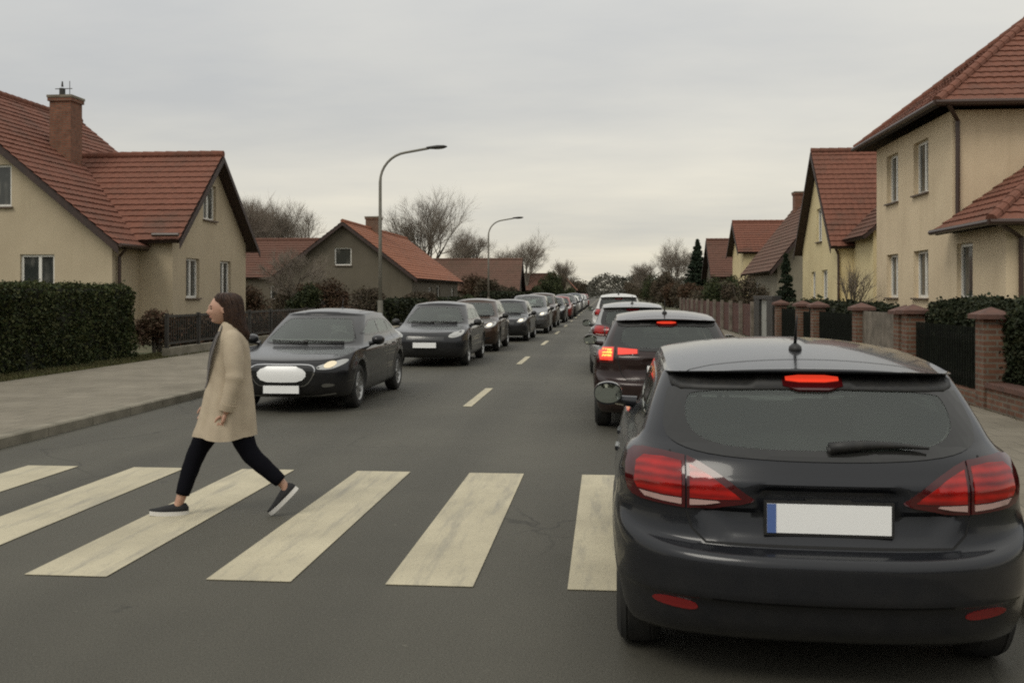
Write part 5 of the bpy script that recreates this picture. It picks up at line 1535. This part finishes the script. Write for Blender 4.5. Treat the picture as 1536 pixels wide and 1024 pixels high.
def woman(wx, wy):
    root = thing('person', 'woman in a beige coat and black trousers walking left across the zebra crossing', 'person', (wx, wy, 0), 0)
    Q = lambda f, s, z: Vector((-f, -s, z))      # forward, toward the camera, up
    mb = MB()
    # legs, trunk, neck, arms
    HIP = (-.03, 0, .90)
    nodes = [(Q(-.03, 0, .90), (.15, .10)), (Q(-.035, 0, 1.08), (.125, .085)), (Q(-.05, 0, 1.25), (.14, .095)), (Q(-.065, 0, 1.37), (.10, .07)), (Q(-.055, 0, 1.44), (.047, .05)), (Q(-.035, 0, 1.52), (.044, .048))]
    edges = [(0, 1), (1, 2), (2, 3), (3, 4), (4, 5)]
    def chain(start, pts):
        p = start
        for a in pts:
            nodes.append(a); edges.append((p, len(nodes) - 1)); p = len(nodes) - 1
        return p
    ff = chain(0, [(Q(.03, -.09, .82), .085), (Q(.20, -.085, .47), .058), (Q(.255, -.08, .30), .05), (Q(.325, -.075, .105), .037), (Q(.345, -.075, .055), .036), (Q(.455, -.075, .03), .034), (Q(.515, -.075, .026), .028)])
    bf = chain(0, [(Q(-.07, .09, .82), .085), (Q(-.20, .09, .475), .058), (Q(-.32, .085, .365), .05), (Q(-.455, .085, .235), .036), (Q(-.475, .085, .19), .036), (Q(-.43, .085, .10), .034), (Q(-.39, .085, .05), .028)])
    la = chain(2, [(Q(-.075, .15, 1.36), .055), (Q(-.10, .225, 1.12), .042), (Q(-.095, .235, 1.05), .04), (Q(-.05, .243, .84), .029), (Q(-.035, .243, .80), .026)])
    ra = chain(2, [(Q(-.055, -.15, 1.36), .055), (Q(-.03, -.225, 1.10), .042), (Q(.0, -.235, 1.04), .04), (Q(.10, -.235, .86), .029), (Q(.115, -.232, .82), .026)])
    v, f = skin_graph(nodes, edges); mb.add(v, f)
    # hands: palm plus five fingers each, slightly curled
    def hand(wr, dwn, fwd, side):
        wr = Vector(wr); d = Vector(dwn).normalized(); fw = Vector(fwd); fw = (fw - d * fw.dot(d)).normalized(); n = d.cross(fw) * side
        nd = [(wr, (.024, .018)), (wr + d * .045, (.036, .016)), (wr + d * .085, (.038, .014))]; ed = [(0, 1), (1, 2)]
        v, f = skin_graph(nd, ed); mb.add(v, f)
        for k, (o, L) in enumerate(((.028, .07), (.010, .078), (-.009, .072), (-.027, .056))):
            b = wr + d * .08 + fw * o
            c1 = b + d * L * .42 + n * .006; c2 = c1 + d * L * .3 + n * (.016 + .004 * k); c3 = c2 + d * L * .2 + n * .024
            v, f = skin_graph([(b, .009), (c1, .0088), (c2, .0080), (c3, .0066)], [(0, 1), (1, 2), (2, 3)]); mb.add(v, f)
        b = wr + d * .03 + fw * .026
        v, f = skin_graph([(b, .012), (b + d * .03 + fw * .022 + n * .008, .0105), (b + d * .06 + fw * .026 + n * .018, .009), (b + d * .082 + fw * .022 + n * .022, .007)], [(0, 1), (1, 2), (2, 3)]); mb.add(v, f)
    hand(Q(-.038, .243, .81), Q(.06, 0, -.2), Q(1, 0, 0), 1)
    hand(Q(.112, -.233, .83), Q(.11, 0, -.2), Q(1, 0, 0), -1)
    # head
    rs = 40; vs = []; fs = []; nv = 30
    HC = (0.0, 0, 1.573)
    for i in range(nv + 1):
        th = PI * i / nv
        for k in range(rs):
            ph = 2 * PI * k / rs
            a, b, c = math.sin(th) * math.cos(ph), math.sin(th) * math.sin(ph), math.cos(th)
            fz_, sd, up_ = a * .098, b * .074, c * .112
            if a > 0 and c < 0: fz_ = math.cos(ph) * math.sin(th) ** .62 * .098
            lowf = max(0, -c)
            sd *= 1 - .30 * lowf ** 1.2
            if a < 0: fz_ *= 1 - .22 * lowf; fz_ *= 1.12
            else: fz_ *= 1 - .06 * lowf ** 2
            fr = max(0, a)
            g = lambda s0, z0, ws, wz: math.exp(-((sd - s0) / ws) ** 2 - ((up_ - z0) / wz) ** 2)
            if a > 0:
                fz_ += .024 * g(0, -.028, .012, .016) + .012 * g(0, -.004, .010, .026) + .007 * g(0, .022, .035, .012)
                fz_ += .006 * g(0, -.060, .022, .010) + .020 * g(0, -.096, .026, .018) - .004 * g(0, -.078, .02, .006)
                fz_ -= .010 * (g(.031, .003, .015, .011) + g(-.031, .003, .015, .011))
                fz_ += .005 * (g(.042, -.025, .02, .02) + g(-.042, -.025, .02, .02))
            vs.append(Q(HC[0] + fz_, sd, HC[2] + up_))
    for i in range(nv):
        for k in range(rs):
            fs.append((i * rs + k, i * rs + (k + 1) % rs, (i + 1) * rs + (k + 1) % rs, (i + 1) * rs + k))
    mb.add(vs, fs)
    for s in (1, -1):  # ears
        c = Q(-.012, s * .072, 1.568)
        mb.rings([[c + Q(.016 * r_ * math.cos(t_) - .004 * math.sin(t_), s * o_, .03 * r_ * math.sin(t_)) for t_ in [2 * PI * k / 12 for k in range(12)]] for o_, r_ in ((-.012, .8), (.004, 1.), (.010, .85), (.008, .4))])
    tmp = mb.build('tmp', M['skin'])
    rm = tmp.modifiers.new('r', 'REMESH'); rm.mode = 'VOXEL'; rm.voxel_size = .0048
    sm_ = tmp.modifiers.new('s', 'SMOOTH'); sm_.factor = .5; sm_.iterations = 2
    dg = bpy.context.evaluated_depsgraph_get(); dg.update()
    me = bpy.data.meshes.new_from_object(tmp.evaluated_get(dg)); bpy.data.objects.remove(tmp)
    body = bpy.data.objects.new('body', me); COL.objects.link(body); body.parent = root; me.shade_smooth()
    if not me.materials: me.materials.append(M['skin'])
    # eyes, brows, lips
    for s in (1, -1):
        MB().rings([[Q(.083 + .006 * q, s * .031 + r_ * .0135 * math.cos(t_), 1.576 + r_ * .0062 * math.sin(t_)) for t_ in [2 * PI * k / 12 for k in range(12)]] for q, r_ in ((-.8, 1.), (.2, .95), (.9, .5))]).build('eye', M['eye'], body, smooth=True)
        MB().tube([Q(.091, s * .014, 1.594), Q(.090, s * .030, 1.599), Q(.078, s * .048, 1.595)], [.0035, .004, .002], 6).build('eyebrow', M['hair'], body)
    MB().tube([Q(.084, .022, 1.511), Q(.095, .008, 1.513), Q(.0965, 0, 1.5125), Q(.095, -.008, 1.513), Q(.084, -.022, 1.511)], [.0015, .0035, .004, .0035, .0015], 8).build('lips', M['lip'], body, smooth=True)
    # hair: crown shell falling behind to the shoulders
    def ell(z, f0, f1, hs, n=48, wav=0., pw=1.):
        c = (f0 + f1) / 2; r = (f0 - f1) / 2; out = []
        for k in range(n):
            t_ = 2 * PI * k / n
            w_ = 1 + wav * (math.sin(t_ * 9 + z * 14) + .6 * math.sin(t_ * 17 - z * 23))
            cs, sn = math.cos(t_), math.sin(t_)
            out.append(Q(c + r * cs * w_, hs * abs(sn) ** pw * (1 if sn > 0 else -1) * w_, z))
        return out
    hr = [(1.699, .0, -.05, .022), (1.692, .030, -.085, .052), (1.674, .058, -.118, .075), (1.652, .064, -.136, .084), (1.626, .046, -.144, .087), (1.60, .026, -.148, .089), (1.575, .014, -.150, .09), (1.55, .006, -.152, .091),
          (1.52, .0, -.156, .092), (1.49, -.012, -.162, .091), (1.46, -.026, -.170, .088), (1.43, -.045, -.180, .084), (1.40, -.068, -.190, .077), (1.375, -.092, -.194, .065), (1.35, -.12, -.188, .045)]
    zk = np.arange(len(hr)); tt = np.linspace(0, len(hr) - 1, 46); hk = mono(zk, np.array(hr), tt)
    mb = MB().rings([ell(z, a, b_, c, 96, .016 * min(1, max(0, (1.69 - z) * 6))) for z, a, b_, c in hk])
    rh = random.Random(12)
    for k in range(210):   # loose locks over the shell, ending at uneven heights
        t_ = rh.uniform(.55, 2 * PI - .55); e0 = rh.randint(1, 14); e1 = min(45, rh.randint(34, 52)); pts = []; o0 = rh.uniform(-.003, .006); ph = rh.uniform(0, 6)
        for i in range(e0, e1, 3):
            z, a, b_, c = hk[i]; f_ = (i - e0) / max(1, e1 - e0)
            tt_ = t_ + .10 * math.sin(z * 20 + ph); cc_ = (a + b_) / 2; r_ = (a - b_) / 2
            pts.append(Q(cc_ + (r_ + o0) * math.cos(tt_), (c + o0) * math.sin(tt_), z - .03 * f_ * rh.random()))
        if len(pts) > 2: mb.tube(pts, [.003] + [.0065] * (len(pts) - 2) + [.0015], 5)
    mb.build('hair', M['hair'], root, smooth=True, fix=False)
    # knitted top, seen in the coat opening
    MB().rings([ell(z, a, b_, c, 36) for z, a, b_, c in ((.80, .155, -.16, .15), (.92, .140, -.15, .14), (1.03, .120, -.15, .145), (1.15, .112, -.16, .155), (1.28, .092, -.16, .16), (1.37, .056, -.145, .13), (1.42, .024, -.11, .075), (1.465, .006, -.098, .058))]).build('sweater', M['sweater'], root, smooth=True)
    # coat: open at the front, flared hem, folds
    ck = [(.61, .235, -.262, .272), (.635, .228, -.26, .268), (.70, .20, -.255, .258), (.82, .168, -.245, .24), (.95, .140, -.232, .222), (1.03, .124, -.222, .208), (1.10, .118, -.215, .202), (1.20, .113, -.210, .202), (1.30, .092, -.197, .205), (1.36, .068, -.178, .196), (1.395, .045, -.155, .165), (1.425, .025, -.128, .115), (1.45, .014, -.112, .085)]
    kk = mono(np.arange(len(ck)), np.array(ck), np.linspace(0, len(ck) - 1, 40))
    kk = kk * np.array([[1, .93, .97, .97]])
    gap = .17; n = 72; rings = []
    for z, f0, f1, hs in kk:
        c = (f0 + f1) / 2; r = (f0 - f1) / 2; row = []
        g_ = gap + .62 * max(0, min(1, (z - .86) / .45)) ** 1.1
        for k in range(n + 1):
            t_ = g_ + (2 * PI - 2 * g_) * k / n
            low = max(0, min(1, (1.15 - z) / .5))
            w_ = 1 + low * (.034 * math.sin(t_ * 5 + .6) + .026 * math.sin(t_ * 9 + 2 + z * 3) + .012 * math.sin(t_ * 17 + z * 5)) + .016 * math.sin(z * 34 + t_ * 4) * math.exp(-((z - 1.04) / .09) ** 2)
            row.append(Q(c + r * math.cos(t_) * w_, hs * math.sin(t_) * w_, z + .012 * low * math.sin(t_ * 3)))
        rings.append(row)
    inner = [[p + (Q((kk[i][1] + kk[i][2]) / 2, 0, p.z) - p).normalized() * .010 for p in row] for i, row in enumerate(rings)]
    mb = MB(); nr_ = len(rings)
    m0 = [p for r_ in rings for p in r_]; w1 = n + 1
    fs = [(i * w1 + k, i * w1 + k + 1, (i + 1) * w1 + k + 1, (i + 1) * w1 + k) for i in range(nr_ - 1) for k in range(n)]
    b0 = len(m0); fi = [tuple(b0 + q_ for q_ in f_[::-1]) for f_ in fs]
    rim = [(k, k + 1, b0 + k + 1, b0 + k) for k in range(n)]
    rim += [(i * w1, (i + 1) * w1, b0 + (i + 1) * w1, b0 + i * w1) for i in range(nr_ - 1)] + [(i * w1 + n, (i + 1) * w1 + n, b0 + (i + 1) * w1 + n, b0 + i * w1 + n) for i in range(nr_ - 1)]
    mb.add(m0 + [p for r_ in inner for p in r_], fs + fi + rim)
    coat = mb.build('coat', M['coat'], root, angle=60)
    # lapels, collar, belt line, pocket
    for e in (0,):
        mb = MB(); st = 1 if e == 0 else -1
        pts = [rings[i][e] for i in range(14, nr_)]
        for i in range(len(pts) - 1):
            a, b_ = pts[i], pts[i + 1]
            wa = .012 + .055 * math.sin(PI * min(1, i / 24)); wb = .012 + .055 * math.sin(PI * min(1, (i + 1) / 24))
            o_ = Q(.012, 0, 0); sa = Q(-.010, st * wa, 0); sb = Q(-.010, st * wb, 0)
            mb.add([a + o_, a + o_ + sa, b_ + o_ + sb, b_ + o_], [(0, 1, 2, 3)])
        mb.build('lapel', M['scarf'], coat, fix=False)
    MB().rings([ell(z, a, b_, c, 40) for z, a, b_, c in ((1.405, .036, -.150, .132), (1.44, .022, -.132, .102), (1.475, .002, -.125, .084), (1.478, -.004, -.118, .078), (1.44, .01, -.118, .086))], caps=False).build('collar', M['coat'], coat, smooth=True)
    def sleeve(pts):
        pp = [Vector(p[0]) for p in pts]; t0 = np.arange(len(pts)); tt = np.linspace(0, len(pts) - 1, 34)
        C = mono(t0, np.array([tuple(p) for p in pp]), tt); Rr = mono(t0, np.array([[p[1]] for p in pts]), tt)[:, 0]
        Rr = [r_ * (1 + .055 * math.sin(i * 1.1) * math.exp(-((i - 19) / 7) ** 2) + .02 * math.sin(i * .7)) for i, r_ in enumerate(Rr)]
        s_ = MB().tube([Vector(c) for c in C], Rr, 20).build('sleeve', M['coat'], coat, smooth=True)
        a, b_ = Vector(C[-1]), Vector(C[-4])
        MB().tube([b_ + (b_ - a) * .3, a + (a - b_) * .02], [Rr[-4] * 1.13, Rr[-1] * 1.12], 20).build('cuff', M['coat'], s_, angle=50)
    sleeve([(Q(-.07, .105, 1.375), .055), (Q(-.075, .155, 1.345), .072), (Q(-.09, .20, 1.24), .074), (Q(-.10, .236, 1.10), .066), (Q(-.092, .245, 1.02), .062), (Q(-.06, .247, .90), .055), (Q(-.042, .242, .83), .050)])
    sleeve([(Q(-.06, -.105, 1.375), .055), (Q(-.06, -.155, 1.345), .072), (Q(-.045, -.20, 1.24), .074), (Q(-.03, -.222, 1.10), .068), (Q(.0, -.23, 1.03), .064), (Q(.07, -.232, .91), .056), (Q(.10, -.232, .85), .050)])
    # trousers: one mesh, two tapered legs
    def leg(mb, pts):
        t0 = np.arange(len(pts)); tt = np.linspace(0, len(pts) - 1, 26)
        C = mono(t0, np.array([tuple(p[0]) for p in pts]), tt); Rr = mono(t0, np.array([[p[1]] for p in pts]), tt)[:, 0]
        mb.tube([Vector(c) for c in C], [r_ * (1 + .02 * math.sin(i * 1.7)) for i, r_ in enumerate(Rr)], 18)
    mb = MB()
    leg(mb, [(Q(-.02, -.07, .94), .115), (Q(.03, -.09, .80), .10), (Q(.115, -.088, .63), .087), (Q(.20, -.085, .47), .071), (Q(.255, -.08, .32), .064), (Q(.303, -.077, .16), .052)])
    leg(mb, [(Q(-.04, .07, .94), .115), (Q(-.08, .09, .80), .10), (Q(-.14, .09, .63), .087), (Q(-.205, .09, .485), .072), (Q(-.31, .087, .375), .064), (Q(-.43, .085, .262), .052)])
    mb.rings([ell(z, a, b_, c, 24) for z, a, b_, c in ((.83, .08, -.14, .155), (.92, .085, -.15, .155), (1.03, .08, -.13, .135))])
    mb.build('trousers', M['pants'], root, smooth=True)
    # shoes
    def shoe(heel, toe, up_v, side):
        heel = Vector(heel); toe = Vector(toe); d = (toe - heel); L = d.length; d.normalize(); upv = Vector(up_v); upv = (upv - d * upv.dot(d)).normalized(); sd = d.cross(upv)
        so_, up_ = [], []
        for i in range(15):
            q = i / 14; e = max(0, 1 - abs(2 * q - 1) ** 4) ** .5
            hw = (.034 + .012 * math.sin(PI * min(1, q * 1.15 + .05)) ) * max(.25, e)
            rise = .010 * max(0, q - .75) * 4 * .5
            c = heel + d * L * q + upv * rise
            so_.append([c + sd * hw * 1.06 * s + upv * h for s, h in ((-1, 0), (1, 0), (1.03, .032), (-1.03, .032))])
            hh = .09 if q < .36 else .09 - (q - .36) * .07
            hh = max(.045 if q < .97 else .03, hh)
            if q < .05: hh = .06
            up_.append([c + upv * .024 + sd * hw * math.cos(t_) + upv * (hh - .024) * max(0, math.sin(t_)) ** .75 for t_ in [PI * k / 10 for k in range(11)]])
        s_ = MB().rings(up_).build('shoe', M['shoe'], root, smooth=True)
        MB().rings(so_).build('sole', M['sole'], s_, angle=45)
    shoe(Q(.258, -.075, .004), Q(.542, -.075, .008), (0, 0, 1), 1)
    shoe(Q(-.565, .085, .20), Q(-.365, .085, .0), Q(.72, 0, .7), 1)
    return root
wm = woman(-2.83, 7.2); wm.scale = (.975,) * 3; wm.rotation_euler = (0, 0, R(17))

# ------------------------------------------------------------------ camera, light, sky
F = 1500 / 1536
cam = bpy.data.cameras.new('camera'); co = bpy.data.objects.new('camera', cam); COL.objects.link(co)
cam.sensor_width = 36; cam.lens = 36 * F; cam.shift_y = -72 / 1536
cam.clip_start = .05; cam.clip_end = 4000
co.location = (0, 0, 1.65); co.rotation_euler = (R(90), 0, math.atan(140 / 1500))
SC.camera = co

sun = bpy.data.lights.new('sun', 'SUN'); so_ = bpy.data.objects.new('sun', sun); COL.objects.link(so_)
EL, AZ = 48., 215.    # azimuth clockwise from +Y
sun.energy = 1.15; sun.angle = R(24); sun.color = (1, .95, .84)
d = Vector((math.sin(R(AZ)) * math.cos(R(EL)), math.cos(R(AZ)) * math.cos(R(EL)), math.sin(R(EL))))
so_.rotation_euler = d.to_track_quat('Z', 'Y').to_euler()

W = bpy.data.worlds.new('World'); SC.world = W; W.use_nodes = True; t = W.node_tree
bg = t.nodes['Background']; bg.inputs[1].default_value = .113
sky = t.nodes.new('ShaderNodeTexSky'); sky.sky_type = 'NISHITA'; sky.sun_disc = False
sky.sun_elevation = R(EL); sky.sun_rotation = R(AZ)
tc = t.nodes.new('ShaderNodeTexCoord'); sp = t.nodes.new('ShaderNodeSeparateXYZ'); t.links.new(tc.outputs['Generated'], sp.inputs[0])
# cloud deck: project the direction on a high plane so that clouds flatten toward the horizon
zc = N(t, 'ShaderNodeMath', operation='MAXIMUM'); t.links.new(sp.outputs[2], zc.inputs[0]); zc.inputs[1].default_value = 0.
za = N(t, 'ShaderNodeMath', operation='ADD'); t.links.new(zc.outputs[0], za.inputs[0]); za.inputs[1].default_value = .10
dv = t.nodes.new('ShaderNodeVectorMath'); dv.operation = 'DIVIDE'; t.links.new(tc.outputs['Generated'], dv.inputs[0])
cb = t.nodes.new('ShaderNodeCombineXYZ')
for i in range(3): t.links.new(za.outputs[0], cb.inputs[i])
t.links.new(cb.outputs[0], dv.inputs[1])
mp = N(t, 'ShaderNodeMapping'); mp.inputs['Scale'].default_value = (.42, .62, 0); mp.inputs['Location'].default_value = (3.1, 1.7, 0); t.links.new(dv.outputs[0], mp.inputs[0])
cl = ramp(t, noise(t, mp.outputs[0], 1.0, 6, .55), .3, .72, (.80, .825, .87, 1), (1.13, 1.115, 1.07, 1))
gr = t.nodes.new('ShaderNodeValToRGB'); t.links.new(zc.outputs[0], gr.inputs[0])
els = gr.color_ramp.elements
els[0].position = 0; els[0].color = (.69, .635, .52, 1)
els[1].position = 1; els[1].color = (1.0, .98, .92, 1)
for p, c in ((.07, (.68, .64, .55)), (.17, (.62, .605, .56)), (.30, (.63, .625, .60)), (.55, (.82, .81, .77))):
    e = els.new(p); e.color = (*c, 1)
g10 = mix(t, 1., gr.outputs[0], cl, 'MULTIPLY')
sc10 = t.nodes.new('ShaderNodeVectorMath'); sc10.operation = 'SCALE'; t.links.new(g10, sc10.inputs[0]); sc10.inputs[3].default_value = 10.
t.links.new(mix(t, .94, sky.outputs[0], sc10.outputs[0]), bg.inputs[0])

vs_ = SC.view_settings; vs_.view_transform = 'Standard'; vs_.look = 'None'; vs_.exposure = 0.; vs_.gamma = 1.
SC.render.engine = 'CYCLES'
SC.cycles.use_denoising = False
SC.cycles.max_bounces = 8; SC.cycles.transparent_max_bounces = 24
SC.cycles.pixel_filter_type = 'BLACKMAN_HARRIS'; SC.cycles.filter_width = 2.0
SC.cycles.sample_clamp_indirect = 4.
